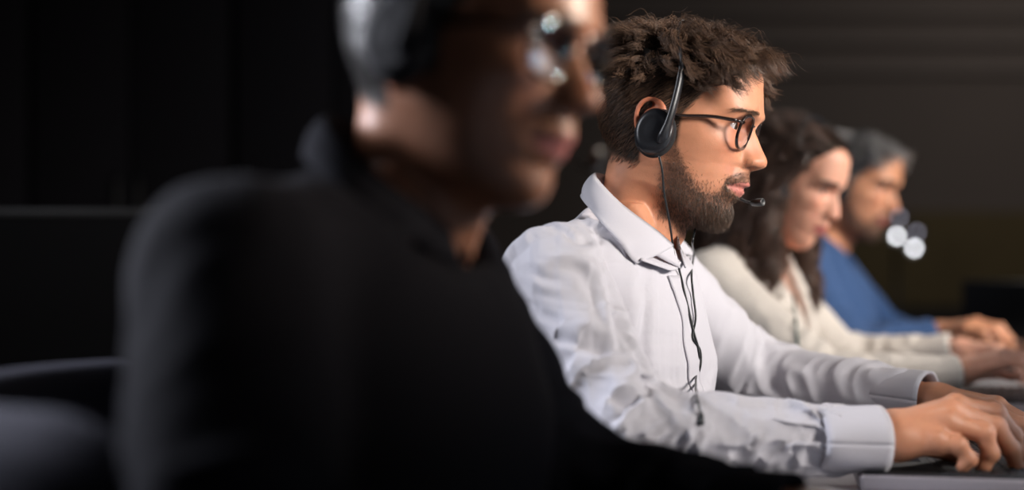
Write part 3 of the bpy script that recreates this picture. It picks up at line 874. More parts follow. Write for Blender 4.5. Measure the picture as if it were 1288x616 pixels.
def shirt_mesh(fr, zs, arms, head, hres, grow=.010, seed=0, neck=.0635, vee=None, amp=1.0, secs=SECS, rel=1., brush=None, sx=1.0, trap=.042, cut=None, sh=.068, el=.056):
    allp = np.array([p for a in arms for p in a[:3]] + [fr(-.16, 0, zs - .5), fr(.16, 0, zs + .12), fr(0, .22, zs), fr(0, -.22, zs)])
    F = Field(allp.min(0) - .1, allp.max(0) + .1, hres)
    torso(F, fr, zs, grow, secs, sx=sx)
    for S, E, W, r in arms:
        n0 = head.w(head.warped([[-14, 0, -135]]))[0]
        F.cone(n0 * .72 + S * .28 + np.array([0, 0, .004]), S, trap, (sh - .008) * rel, .02)
        F.cone(S, E, sh * rel, el * rel, .022)
        W = W - nrm(W - E) * .040
        F.cone(E, W, .053 * rel, .0345 * rel, .014)
    a, b = head.w(head.warped([[2, 0, -100], [-24, 0, -158]]))
    F.cone(a, b, neck, neck, .006, carve=True)
    a2 = head.w(head.warped([[0, 0, -40]]))[0]; F.cone(a2, a, neck + .02, neck, .006, carve=True)
    if cut is not None:                                     # the neckline slopes from the nape down to the collar button
        fb, zb, ff, zf, rad = cut; m = (zf - zb) / (ff - fb); c0 = fr((fb + ff) / 2, 0, 0)
        def fn(x, y, z):
            f = (x - fr.B[0]) * fr.F[0] + (y - fr.B[1]) * fr.F[1]
            return np.maximum((zb + m * (f - fb) - z) / math.sqrt(1 + m * m), np.sqrt((x - c0[0]) ** 2 + (y - c0[1]) ** 2) + 0 * z - rad)
        F.carve(fn, c0 + np.array([-rad, -rad, zf - .06]), c0 + np.array([rad, rad, zb + .3]), .010)
    if vee is not None:
        for p, q, r0, r1 in vee: F.cone(p, q, r0, r1, .006, carve=True)
    V, Q = F.mesh()
    V = smooth(V, Q, 3)
    N = normals(V, Q)
    if ((V - V.mean(0)) * N).sum() < 0: Q = Q[:, ::-1]; N = -N
    D = folds(V, [(S, E, W, .056 * rel) for S, E, W, r in arms], seed, amp)
    V = V + N * D[:, None]
    V = smooth(V, Q, 1, .4)
    if brush is not None:
        N = normals(V, Q); V = V + N * brush(V, N)[:, None]; V = smooth(V, Q, 1, .35)
    return V, Q

def bvh(V, F): return BVHTree.FromPolygons([tuple(v) for v in V], [tuple(int(i) for i in f) for f in F])

def push_out(p, tree, gap):
    c, n, i, d = tree.find_nearest(Vector(p))
    s = (Vector(p) - c).dot(n)
    return np.array(c + n * gap) if s < gap else np.array(p)

def collar(fr, fold, leaf, base, tree, mat, parent, name='collar', gap=.0035, th=.0018, n=61):
    """rows of points (f, l, z) from the near front round the back to the far front"""
    A, Bv, C = [spline(np.array([fr(*p) for p in q]), n) for q in (base, fold, leaf)]
    rows = []
    for t in np.linspace(0, 1, 6)[:-1]: rows.append(A * (1 - t) + Bv * t)
    out = nrm((Bv - Bv.mean(0)) * np.array([1, 1, 0]))
    rows.append(Bv + np.array([0, 0, .001]))
    # the leaf: flat between the fold and its edge, eased off the shirt as one sheet
    C = np.array([push_out(p, tree, gap) for p in C])
    K = np.ones(9) / 9; e = np.concatenate([np.repeat(C[:1] , 4, 0), C, np.repeat(C[-1:], 4, 0)])
    Cs = np.stack([np.convolve(e[:, a], K, 'valid') for a in range(3)], 1); wgt = sstep(0, 8, np.minimum(np.arange(n), np.arange(n)[::-1]).astype(float))[:, None]
    C = C * (1 - wgt) + Cs * wgt
    leaf_ = np.array([Bv * (1 - t) + C * t + out * .004 * math.sin(math.pi * min(t * 1.15, 1)) ** .7 for t in np.linspace(0, 1, 11)[1:]])
    need = np.zeros(leaf_.shape[:2])
    for i in range(leaf_.shape[0]):
        for j in range(n):
            c, nn, q, d = tree.find_nearest(Vector(leaf_[i, j]))
            need[i, j] = max(0, gap * min(1, (i + 1) / 4) - (Vector(leaf_[i, j]) - c).dot(nn))
    need = np.minimum(need, .012)
    D = need.copy()
    for _ in range(6):
        Pd = np.pad(D, 1, 'edge'); D = np.maximum(D, (Pd[:-2, 1:-1] + Pd[2:, 1:-1] + Pd[1:-1, :-2] + Pd[1:-1, 2:]) / 4 * .9 + .1 * D)
    leaf_ = leaf_ + (out + np.array([0, 0, .5]))[None] * D[..., None]
    G = np.array(rows + list(leaf_))
    V, F = shell(G, th)
    return obj(name, V, F, mat, parent), G

def cuff(E, W, mat, parent, name='cuff', L=.064, r=(.034, .040), ahead=.014, up=None, seed=0, flare=1.06, th=.0022):
    ax = nrm(W - E); x = nrm(np.cross(ax, [0, 0, 1.])); y = np.cross(x, ax)
    a = np.linspace(0, 2 * math.pi, 49)
    G = []
    for i in range(11):
        t = i / 10; c = W + ax * (-L + (L + ahead) * t)
        g = .96 + (flare - .96) * t - .05 * math.exp(-(t / .08) ** 2)
        w = .0016 * noise3(np.stack([np.cos(a) * 1.6 + seed, np.sin(a) * 1.6, np.full(len(a), t * 1.4)], 1))
        G.append(c + x * ((r[1] * g + w) * np.cos(a))[:, None] + y * ((r[0] * g + w) * np.sin(a))[:, None])
    # the hem folds back inside
    c = W + ax * (ahead - .02)
    G.append(G[-1] - ax * .001 - (G[-1] - (W + ax * ahead)) * .06)
    G.append(c + x * (r[1] * .96 * np.cos(a))[:, None] + y * (r[0] * .96 * np.sin(a))[:, None])
    V, F = shell(np.array(G), th)
    return obj(name, V, F, mat, parent), (ax, x, y)

def button(c, n, mat, parent, r=.0055):
    V, F = lathe([(0.0005, .0), (r * .9, 0), (r, .0008), (r, .0016), (r * .82, .0022), (r * .74, .0015), (.0004, .0013)], np.asarray(c), n, 24)
    o = obj('button', V, F, mat, parent)
    return o
# ------------------------------------------------------------------ headset, glasses
def headset(h, label, M, cup=(20, 84, 0), r=27., top=140., hw=90., topu=14., mic_side=1, mic=((60, 76, -34), (100, 62, -55), (122, 44, -60), (136, 36, -58)), mic_r=5., near=-1, mic_foam=False, arm_fwd=20.):
    cup = np.array(cup, float)
    root = empty('headset', h.w(h.warped([cup * np.array([1, near, 1])]))[0], label, 'headset', 'headsets worn along the row')
    W = lambda X: h.w(h.warped(np.asarray(X, float)))
    for sd in (-1, 1):
        c = cup * np.array([1, sd, 1]); ax = h.d(nrm(np.array([.06, sd, .1]))); C = W([c])[0]; k = h.k
        prof = [(.2, 3), (r * .72, 3), (r * .82, 2.5), (r * .9, 4), (r * .93, 7.0), (r * .86, 10.5), (r * .66, 13.0), (r * .60, 12.4), (r * .4, 13.4), (.2, 14.0)]
        V, F = lathe([(a * k, z * k) for a, z in prof], C, ax, 40, h.d([0, 0, 1]), (1.12, .92))
        cu = obj('ear_cup', V, F, M['black_plastic'], root)
        pad = [(.2, -9), (r * .62, -9.5), (r * .9, -8), (r * 1.0, -4), (r * 1.0, 0), (r * .9, 3.2), (r * .6, 3.4), (.2, 3.2)]
        V, F = lathe([(a * k, z * k) for a, z in pad], C, ax, 40, h.d([0, 0, 1]), (1.12, .92))
        obj('ear_cushion', V, F, M['foam'], cu)
        # arm climbing from the cup to the band
        q = [(c[0] + 12, sd * (cup[1] + 8), c[2] - 12), (c[0] + 16, sd * (cup[1] + 12.5), c[2] + 4), (c[0] + arm_fwd - 1, sd * (cup[1] + 12), c[2] + 26), (c[0] + arm_fwd, sd * (cup[1] + 8), c[2] + 56), (c[0] + arm_fwd - 1, sd * (cup[1] + 5), c[2] + 84)]
        V, F = tube(W(spline(q, 22)), np.interp(np.linspace(0, 1, 22), [0, .15, .35, 1], [6.5, 8.5, 5.6, 5.0]) * k, 12, flat=(1, .62))
        obj('band_arm', V, F, M['black_plastic'], cu)
    a = np.linspace(0, math.pi, 49)
    band = np.stack([topu + (cup[0] + arm_fwd - 1 - topu) * (1 - np.sin(a)) ** 1.3, -np.cos(a) * hw, 78 + (top - 78) * np.sin(a) ** .8], 1)
    V, F = tube(W(band), 5.4 * h.k, 12, flat=(.5, 1.3))
    obj('headband', V, F, M['black_plastic'], root)
    if mic is not None:
        p = [(cup[0] + 8, mic_side * (cup[1] + 7), cup[2] - 14)] + [(u, mic_side * v, w) for u, v, w in mic]
        S = W(spline(p, 30)); V, F = tube(S, 1.5 * h.k, 8)
        bo = obj('microphone_boom', V, F, M['black_plastic'], root)
        d = nrm(S[-1] - S[-4]); tip = S[-1]
        m_ = mic_r * h.k
        V, F = lathe([(m_ * .3, -2.6 * m_), (m_ * .8, -2.2 * m_), (m_, -.4 * m_), (m_, .9 * m_), (m_ * .85, 1.15 * m_), (m_ * .7, 1.0 * m_), (.0002, 1.0 * m_)], tip, d, 20)
        obj('microphone', V, F, M['mic'], bo)
    return root

def glasses(h, label, M, c=(116., 33., 20.), wd=46., ht=41., tilt=8., wrap=6., thick=1.9, frame='tortoise', lens='lens', temple_w=25., ear_u=14., sag=1.4):
    W = lambda X: h.w(h.warped(np.asarray(X, float).reshape(-1, 3)))
    root = empty('eyeglasses', W([c[0], 0, c[2]])[0], label, 'eyeglasses', 'eyeglasses in the row')
    a = np.linspace(0, 2 * math.pi, 64, endpoint=False)
    tl, wp = math.radians(tilt), math.radians(wrap)
    fr = []
    hinge = {}
    for sd in (-1, 1):
        # a rounded, slightly square-shouldered eye shape
        e = 2.5
        x = wd / 2 * np.sign(np.cos(a)) * np.abs(np.cos(a)) ** (2 / e); z = ht / 2 * np.sign(np.sin(a)) * np.abs(np.sin(a)) ** (2 / e)
        x = x * (1 + .06 * np.sin(a))
        def place(x, z, out=0):
            v = c[1] + x; u = c[0] - z * math.sin(-tl) * 1.0 - (x) * math.tan(wp) - .0025 * x * x + out
            return np.stack([u + z * 0, sd * v, c[2] + z * math.cos(tl)], 1)
        ring = place(x, z)
        # closed rim
        pts = W(ring); pts = np.concatenate([pts, pts[:1], pts[1:2]])
        T = nrm(np.roll(ring, -1, 0) - np.roll(ring, 1, 0)); nrm_ = np.tile([1., 0, 0], (len(a), 1)); B = nrm(np.cross(T, nrm_))
        th = thick * (1 + .35 * (np.sin(a) > .2) * np.sin(a))
        prof = [(-1, -1), (1, -1), (1, 1), (-1, 1)]
        R = []
        for (p, q) in ((-1, -.8), (-.8, -1), (.8, -1), (1, -.8), (1, .8), (.8, 1), (-.8, 1), (-1, .8)):
            R.append(ring + B * (p * th[:, None] * .75) + np.array([1, 0, 0]) * q * 1.7)
        R = np.stack(R, 1); V = W(R); fr.append((V, [tuple(f) for f in wrapgrid(len(a), 8)]))
        # lens: a thin curved pane
        L = []
        for t in np.linspace(0, 1, 7): L.append(place(x * t, z * t, sag * (1 - t * t)))
        V = W(np.array(L)); F = [tuple(f) for f in grid_faces(7, 64, True)]
        L2 = W(np.array(L) - np.array([1.2, 0, 0])); n = len(V)
        F2 = F + [tuple(i + n for i in f[::-1]) for f in F] + [(6 * 64 + (j + 1) % 64, 6 * 64 + j, n + 6 * 64 + j, n + 6 * 64 + (j + 1) % 64) for j in range(64)]
        obj('lens', np.concatenate([V, L2]), F2, M[lens], root)
        hu = place(np.array([wd / 2 + 1.5]), np.array([ht * .24]))[0]; hinge[sd] = hu
    nose = np.array([[c[0] + 1.2, -(c[1] - wd / 2 - .5), c[2] + ht * .17], [c[0] + 3.5, -4.5, c[2] + ht * .24 + 1.5], [c[0] + 3.5, 4.5, c[2] + ht * .24 + 1.5], [c[0] + 1.2, c[1] - wd / 2 - .5, c[2] + ht * .17]])
    fr.append(tube(W(spline(nose, 14)), 1.6 * h.k, 8))
    for sd in (-1, 1):
        hu = hinge[sd]
        fr.append(tube(W(spline([hu + np.array([.5, -sd * 2, 0]), hu + np.array([-1, sd * 3.5, .2]), hu + np.array([-5, sd * 6, .4])], 8)), np.linspace(2.0, 2.2, 8) * h.k, 8, flat=(1.25, .8)))
    V, F = join(fr)
    fo = obj('frame', V, F, M[frame], root)
    for sd in (-1, 1):
        hu = hinge[sd] + np.array([-4, sd * 6, .4])
        q = [hu, hu + np.array([-30, sd * 4.5, 0]), (ear_u + 30, sd * 78.5, temple_w), (ear_u, sd * 80.5, temple_w - .5), (ear_u - 12, sd * 80, temple_w - 10), (ear_u - 17, sd * 78, temple_w - 24)]
        V, F = tube(W(spline(q, 36)), np.interp(np.linspace(0, 1, 36), [0, .5, 1], [3.4, 2.5, 2.4]) * h.k, 8, flat=(1.3, .7))
        obj('temple', V, F, M[frame], root)
    return root

def wrapgrid(nr, nc):
    i, j = np.meshgrid(np.arange(nr), np.arange(nc), indexing='ij')
    a, b = (i + 1) % nr, (j + 1) % nc
    return np.stack([i * nc + j, i * nc + b, a * nc + b, a * nc + j], -1).reshape(-1, 4)

# ------------------------------------------------------------------ furniture
def rotm(yaw):
    y = math.radians(yaw)
    return np.array([[math.cos(y), math.sin(y), 0], [-math.sin(y), math.cos(y), 0], [0, 0, 1]])   # columns: F, L, up (world)

def laptop(corner, yaw, z, label, M, w=.32, d=.225, th=.017, open_=112, body='aluminium', screen='screen'):
    """corner: front edge, nearest the camera"""
    R = rotm(yaw); Fv, Lv = R[:, 0], R[:, 1]
    c = np.array([corner[0], corner[1], z])
    root = empty('laptop', c + Fv * d / 2 + Lv * w / 2, label, 'laptop', 'laptops along the desk')
    def at(f, l, zz): return c + Fv * f + Lv * l + np.array([0, 0, zz])
    V, F = box(at(d / 2, w / 2, th / 2), (d, w, th), R, .004, 3)
    ba = obj('base', V, F, M[body], root)
    V, F = box(at(d * .5, w / 2, th), (d * .96, w * .965, .0014), R, .0004, 1)
    obj('deck_surface', V, F, M['key_bed'], ba)
    V, F = box(at(d * .60, w / 2, th + .0008), (d * .46, w * .9, .0012), R, .0004, 1)
    obj('keyboard_well', V, F, M['key_bed'], ba)
    V, F = box(at(d * .19, w / 2, th + .0007), (d * .28, w * .36, .0010), R, .0004, 1)
    obj('touchpad', V, F, M['touchpad'], ba)
    rows = 6; kp = []
    for i in range(rows):
        n = 14
        for j in range(n):
            f = d * .40 + (i + .35) * d * .44 / rows; l = w * .05 + w * .9 * (j + .5) / n
            if i == 0 and 4 <= j <= 8:
                if j != 6: continue
                kp.append(box(at(f, l, th + .0016), (d * .44 / rows - .004, w * .9 * 5 / n - .003, .0022), R, .0006, 1)); continue
            kp.append(box(at(f, l, th + .0016), (d * .44 / rows - .004, w * .9 / n - .003, .0022), R, .0006, 1))
    V, F = join(kp); o = obj('keyboard_keys', V, F, M['key'], ba, smooth=False); o['kind'] = 'stuff'
    t = math.radians(open_ - 90)
    up = Fv * math.sin(t) + np.array([0, 0, math.cos(t)]); nn = -Fv * math.cos(t) + np.array([0, 0, math.sin(t)])
    RS = np.stack([up, Lv, nn], 1); hh = d * .96
    o0 = at(d - .003, w / 2, th + .004)
    V, F = box(o0 + up * hh / 2, (hh, w, .006), RS, .0025, 2)
    li = obj('lid', V, F, M[body], root)
    V, F = box(o0 + up * hh / 2 + nn * .0031, (hh - .006, w - .006, .0008), RS, .0002, 1); obj('bezel', V, F, M['black_plastic'], li)
    V, F = box(o0 + up * (hh / 2 + .003) + nn * .0037, (hh - .03, w - .02, .0006), RS, .0001, 1); obj('screen', V, F, M[screen], li)
    V, F = tube([at(d - .003, .02, th), at(d - .003, w - .02, th)], .0055, 10); obj('hinge', V, F, M['black_plastic'], root)
    return root

def chair(B, yaw, label, M, seat_z=.455, pad='chair_grey'):
    R = rotm(yaw); Fv, Lv = R[:, 0], R[:, 1]; B = np.array([B[0], B[1], 0.])
    root = empty('office_chair', B, label, 'chair', 'office chairs along the desk')
    at = lambda f, l, z: B + f * Fv + l * Lv + np.array([0, 0, z])
    V, F = box(at(.02, 0, seat_z - .035), (.46, .48, .07), R, .03, 4); obj('seat', V, F, M[pad], root)
    # curved padded back rail
    a = np.linspace(-1.25, 1.25, 61); en = lambda t: max(.25, math.sqrt(max(0, 1 - max(0, (abs(t) - .95) / .31) ** 2)))     # the rail's ends are rounded
    prof = [(-.012, -.050), (.012, -.050), (.026, -.030), (.028, .020), (.018, .045), (0, .052), (-.018, .045), (-.026, .02), (-.026, -.03)]
    G = np.array([[at(-.02 - (.235 + x) * math.cos(t), (.265 + x) * math.sin(t), .848 + z * en(t) + .012 * (en(t) - 1)) for x, z in prof] for t in a])
    V = G.reshape(-1, 3); m = len(prof); F = [tuple(f) for f in grid_faces(len(a), m, True)] + [tuple(range(m)), tuple((len(a) - 1) * m + j for j in range(m - 1, -1, -1))]
    obj('backrest', V, F, M[pad], root)
    for s in (-1, 1):
        p = spline([at(-.20, s * .14, .80), at(-.23, s * .14, .62), at(-.19, s * .13, .45), at(-.08, s * .12, .40)], 16)
        V, F = tube(p, .013, 10); obj('back_upright', V, F, M['black_metal'], root)
    V, F = lathe([(.028, .10), (.028, .30), (.02, .30), (.02, seat_z - .065), (.06, seat_z - .066)], B, [0, 0, 1], 20); obj('gas_column', V, F, M['black_metal'], root)
    for i in range(5):
        t = 2 * math.pi * i / 5 + .3; dv = math.cos(t) * Fv + math.sin(t) * Lv
        V, F = tube([B + np.array([0, 0, .11]), B + dv * .15 + np.array([0, 0, .095]), B + dv * .29 + np.array([0, 0, .075])], [.026, .022, .016], 10)
        lg = obj('base_leg', V, F, M['black_metal'], root)
        V, F = lathe([(.002, -.018), (.026, -.018), (.03, -.012), (.03, .012), (.026, .018), (.002, .018)], B + dv * .285 + np.array([0, 0, .03]), np.cross(dv, [0, 0, 1.]), 18)
        obj('caster', V, F, M['black_plastic'], lg)
    return root

def legs(fr, zs, mat, shoe, parent, h=.012, seat_z=.455, kx=1.0):
    lo = fr(-.3, -.35, 0) - .45; hi = fr(.3, .35, 0) + .45
    Fd = Field([min(lo[0], hi[0]), min(lo[1], hi[1]), 0.03], [max(lo[0], hi[0]) + .2, max(lo[1], hi[1]), zs - .36], h)
    torso(Fd, fr, zs, .014, [(-.42, -.03, .125, .17), (-.47, -.04, .13, .18), (-.54, -.05, .13, .18)])
    for s in (-1, 1):
        hip, knee, ank = fr(-.03, s * .095, seat_z + .075), fr(.36, s * .13, seat_z + .045), fr(.33, s * .13, .10)
        Fd.cone(hip, knee, .085, .062, .03); Fd.cone(knee, ank, .064, .05, .02)
    V, Q = Fd.mesh(); V = smooth(V, Q, 3)
    obj('trousers', V, Q, mat, parent)
    for s in (-1, 1):
        f2 = Field(fr(.1, s * .13, -.02) - .4, fr(.5, s * .13, .16) + .4, .008)
        f2.lo = f2.lo
        a = fr(.30, s * .13, .045); b = fr(.45, s * .135, .032)
        f2.cone(a, b, .045, .032, .02); f2.cone(a, fr(.32, s * .13, .10), .04, .04, .02); f2.cone(fr(.36, s * .13, .036), b, .036, .031, .02)
        f2.carve(lambda x, y, z: (z - .006) + 0 * x + 0 * y, [-9, -9, -1], [9, 9, .0], .004)
        V, Q = f2.mesh(); obj('shoe', V, Q, shoe, parent)

def area(name, loc, tgt, size, e, col=(1, 1, 1), spread=None, size_y=None):
    l = bpy.data.lights.new(name, 'AREA'); l.size = size; l.energy = e; l.color = col
    if size_y: l.shape = 'RECTANGLE'; l.size_y = size_y
    if spread: l.spread = math.radians(spread)
    o = bpy.data.objects.new(name, l); COL.objects.link(o); o.location = loc
    o.rotation_euler = (Vector(tgt) - Vector(loc)).to_track_quat('-Z', 'Y').to_euler()
    return o
# ================================================================== the place
sc.view_settings.view_transform = 'Standard'; sc.view_settings.look = 'None'; sc.view_settings.gamma = 1; sc.view_settings.exposure = 0.0
sc.view_settings.use_curve_mapping = False
sc.cycles.use_denoising = True
sc.cycles.max_bounces = 6; sc.cycles.transparent_max_bounces = 16
w = bpy.data.worlds.new('night_room'); sc.world = w; w.use_nodes = True
w.node_tree.nodes['Background'].inputs[0].default_value = (.006, .006, .008, 1)

cd = bpy.data.cameras.new('camera'); cam = bpy.data.objects.new('camera', cd); COL.objects.link(cam)
cam.location = (0, 0, HC); cam.rotation_euler = (math.pi / 2, 0, 0)
cd.sensor_width = 36; cd.lens = FPX / 1288 * 36; cd.shift_y = (CY - 308) / 1288
cd.dof.use_dof = True; cd.dof.focus_distance = 1.535; cd.dof.aperture_fstop = cd.lens / 33.5
cd.clip_start = .02
sc.camera = cam

M = dict(
    black_plastic=plain('black_plastic', (.012, .013, .016), .34, bump=.05, Specular_IOR_Level=.55),
    matte_black=plain('matte_black_plastic', (.007, .007, .009), .7, Specular_IOR_Level=.1),
    foam=plain('ear_foam', (.008, .008, .009), .9, bump=.5, bscale=700),
    mic=plain('microphone_black', (.016, .016, .017), .3, bump=.3, bscale=900, Specular_IOR_Level=.7),
    cable=plain('cable_black', (.01, .012, .013), .4),
    tortoise=plain('dark_acetate', (.022, .014, .012), .16, .5, 130, Specular_IOR_Level=.7),
    wire=plain('gunmetal_frame', (.12, .11, .10), .12, Metallic=1.0),
    lens=lensmat('lens', (.93, .93, .95), (.9, .93, 1.), 1.0),
    lens_coated=lensmat('coated_lens', (.9, .92, .95), (.35, .72, 1.), 5.),
    white_shirt=fabric('white_cotton', srgb(190, 188, 195), .88, .05),
    cream_shirt=fabric('cream_cotton', srgb(200, 193, 186), .88, .05),
    black_shirt=fabric('black_cotton', (.0055, .0055, .0075), .9, .0, spec=.04),
    denim_shirt=fabric('blue_denim', srgb(54, 80, 122), .9, .05, noise=.12),
    button=plain('shirt_button', srgb(225, 222, 215), .25),
    trousers=fabric('charcoal_trousers', (.02, .02, .024)), shoe=plain('shoe_leather', (.012, .01, .009), .4),
    nail=plain('fingernail', srgb(214, 160, 140), .3, Specular_IOR_Level=.5), nail_dark=plain('fingernail_brown', srgb(120, 84, 70), .3),
    aluminium=plain('laptop_grey', srgb(150, 145, 151), .42, .03, 300, Metallic=.35), black_body=plain('laptop_black', (.015, .015, .017), .4),
    key=plain('laptop_key', (.012, .012, .014), .5), key_bed=plain('key_bed', (.02, .02, .022), .5), touchpad=plain('touchpad', (.11, .11, .12), .35),
    screen=emit('lit_screen', (.72, .84, 1.), 1.3),
    chair_grey=fabric('chair_grey_cloth', srgb(50, 50, 57), .9, .0, spec=.05), black_metal=plain('black_metal', (.012, .012, .013), .45, Metallic=.3),
)
SKIN = {k: skin('skin_' + k, r, s) for k, r, s in (('tan', .47, .14), ('brown', .40, .05), ('fair', .48, .14), ('olive', .48, .12))}
HAIR = dict(brown=hairmat('brown_hair', (.042, .024, .016), (.27, .155, .095)), black=hairmat('black_hair', (.006, .005, .005), (.012, .01, .009)),
            curls=hairmat('dark_curls', (.02, .012, .010), (.16, .09, .065)), grey=hairmat('greying_hair', (.16, .155, .155), (.55, .54, .54)), beard=hairmat('brown_beard', (.04, .024, .016), (.13, .075, .045)))
EYE = eyemat('eye', (.06, .032, .018))

def person(name_label, cat, head, fr, zs, arms, hands, skin_mat, base, lips, vox, *, beardk=0., scalp=(.02, .014, .01), body_grow=-.020, beard_col=(.035, .022, .016), rel=1., scalp_zone=hair_zone, sx=1.):
    """root, one continuous body (head, trunk, arms, hands) and its eyes"""
    B = fr(-.04, 0, 0)
    root = empty('person', B, name_label, 'person', 'people working in a row')
    allp = np.array([p for a in arms for p in a[:3]] + [fr(-.16, 0, zs - .5), fr(.16, 0, zs + .1), fr(0, .2, zs), fr(0, -.2, zs)])
    Fd = Field(allp.min(0) - .09, allp.max(0) + .09, .007)
    secs = [(z, c, a, b) for z, c, a, b in SECS if z > -.5]
    torso(Fd, fr, zs, body_grow, secs, .02, sx)
    n0 = head.w(head.warped([[-14, 0, -140]]))[0]
    for S, E, W in arms:
        Fd.cone(n0 * .85 + S * .15 - np.array([0, 0, .022]), S - np.array([0, 0, .008]), .034, .036 * rel, .02)
        Fd.cone(S - np.array([0, 0, .008]), E, .038 * rel, .029 * rel, .02); Fd.cone(E, W, .028 * rel, .022 * rel, .014)
    Vb, Qb = Fd.mesh()
    parts = [head.mesh(), head.ear(-1), head.ear(1), (Vb, Qb)] + [hm for hm in hands]
    V, F = fuse(parts, vox, 1)
    body = obj('body', V, F, skin_mat, root)
    tm = tone_map(head, V, base, lips, beardk, beard_col, scalp, scalp_zone)
    if len(body.data.vertices) == len(V): set_attr(body.data, 'tone', tm, 'FLOAT_COLOR')
    return root, body
# ================================================================== the man in the white shirt (in focus)
h2 = Head(P(826, 172, 1.60), 21, 11, 1.013)
f2 = Frame((.118, 1.580), 24); zs2 = .981
S2r, E2r, W2r = f2(0, -.174, zs2 - .009), P(778, 546, 1.33), P(1096, 553, 1.365)
S2l, E2l, W2l = f2(0, .174, zs2), P(940, 472, 1.83), P(1160, 500, 1.665)
# near (right) hand: joints as they rest on the keys
J2r = dict(wrist=P(1112, 552, 1.365),
    pinky=[P(1178, 556, 1.338), P(1205, 560, 1.331), P(1219, 577, 1.330), P(1211, 586, 1.332)],
    ring=[P(1192, 532, 1.350), P(1238, 545, 1.345), P(1246, 570, 1.344), P(1236, 588, 1.346)],
    middle=[P(1198, 517, 1.367), P(1252, 537, 1.362), P(1272, 565, 1.360), P(1279, 589, 1.361)],
    index=[P(1203, 511, 1.388), P(1252, 520, 1.390), P(1275, 547, 1.392), P(1282, 575, 1.394)],
    thumb=[P(1135, 553, 1.390), P(1172, 560, 1.405), P(1206, 572, 1.405), P(1230, 580, 1.402)])
f_ = nrm(J2r['middle'][0] - J2r['wrist']); t_ = nrm(J2r['index'][0] - J2r['pinky'][0]); t_ = nrm(t_ - f_ * (t_ @ f_))
u_ = np.cross(f_, t_); u_ = u_ if u_[2] > 0 else -u_
J2r['axes'] = (f_, t_, u_)
hm2r = hand_mesh(J2r, E2r, .0015, 1.0, .029, 1.14)
J2l = hand_joints(P(1166, 501, 1.66), P(1262, 520, 1.60) - P(1166, 501, 1.66), (0, 0, 1), -f2.L, .95, 1.0, curls=(.8, .95, 1.05, 1.1))
hm2l = hand_mesh(J2l, E2l, .0018)
arms2 = [(S2r, E2r, W2r), (S2l, E2l, W2l)]
base2 = srgb(200, 139, 107)
man2, body2 = person('bearded man in white shirt with round glasses and headset, typing', 'person', h2, f2, zs2, arms2, [hm2r, hm2l], SKIN['tan'], base2, srgb(182, 112, 100), .0019, beardk=.62, beard_col=srgb(92, 62, 48), sx=.84)
for s in (-1, 1): eyeball(h2, s, EYE, man2, (1, 0, -.16))
short_hair(h2, HAIR['brown'], man2, guides=520, droop=9, radius=.32, per=25, curl=4.4)
brows(h2, HAIR['beard'], man2); beard(h2, HAIR['beard'], man2, 17000, 7., .15); lashes(h2, HAIR['black'], man2)
nails(J2r, 1., M['nail'], man2)

sh_arms2 = [(S2r, E2r, W2r, 0), (S2l, E2l, W2l, 0)]
def crease_brush(lines, lmax, frame, seed=0):
    """pressed folds of the cloth: each a line of points on the shirt as the photograph shows it"""
    def fn(V, N):
        px = CX + V[:, 0] * FPX / V[:, 1]; py = CY - (V[:, 2] - HC) * FPX / V[:, 1]
        f, l, z = frame.inv(V)
        face = sstep(-.05, .35, -(N * nrm(V - np.array([0, 0, HC]))).sum(1)) * sstep(lmax + .02, lmax - .02, l)
        D = np.zeros(len(V))
        for A, wd, pts in lines:
            L = spline(np.array([(x, y, 0) for x, y in pts], float), 24)[:, :2]
            best = np.full(len(V), 1e9); sg = np.zeros(len(V)); tt = np.zeros(len(V))
            m = np.where((px > L[:, 0].min() - 50) & (px < L[:, 0].max() + 50) & (py > L[:, 1].min() - 50) & (py < L[:, 1].max() + 50))[0]
            for k in range(len(L) - 1):
                a, b = L[k], L[k + 1]; v = b - a; n2 = v @ v + 1e-9
                qx, qy = px[m] - a[0], py[m] - a[1]; t = np.clip((qx * v[0] + qy * v[1]) / n2, 0, 1)
                dx, dy = qx - t * v[0], qy - t * v[1]; d = np.hypot(dx, dy)
                u = d < best[m]; i = m[u]
                best[i] = d[u]; sg[i] = np.sign(v[0] * qy[u] - v[1] * qx[u]); tt[i] = (k + t[u]) / (len(L) - 1)
            x = best * sg / wd
            env = np.sin(np.pi * np.clip(tt * .94 + .03, 0, 1)) ** .6
            D += A * .001 * env * face * (-np.exp(-x ** 2) + .75 * np.exp(-((x - 1.7) / 1.15) ** 2) + .25 * np.exp(-((x + 2.0) / 1.5) ** 2))
        return D
    return fn
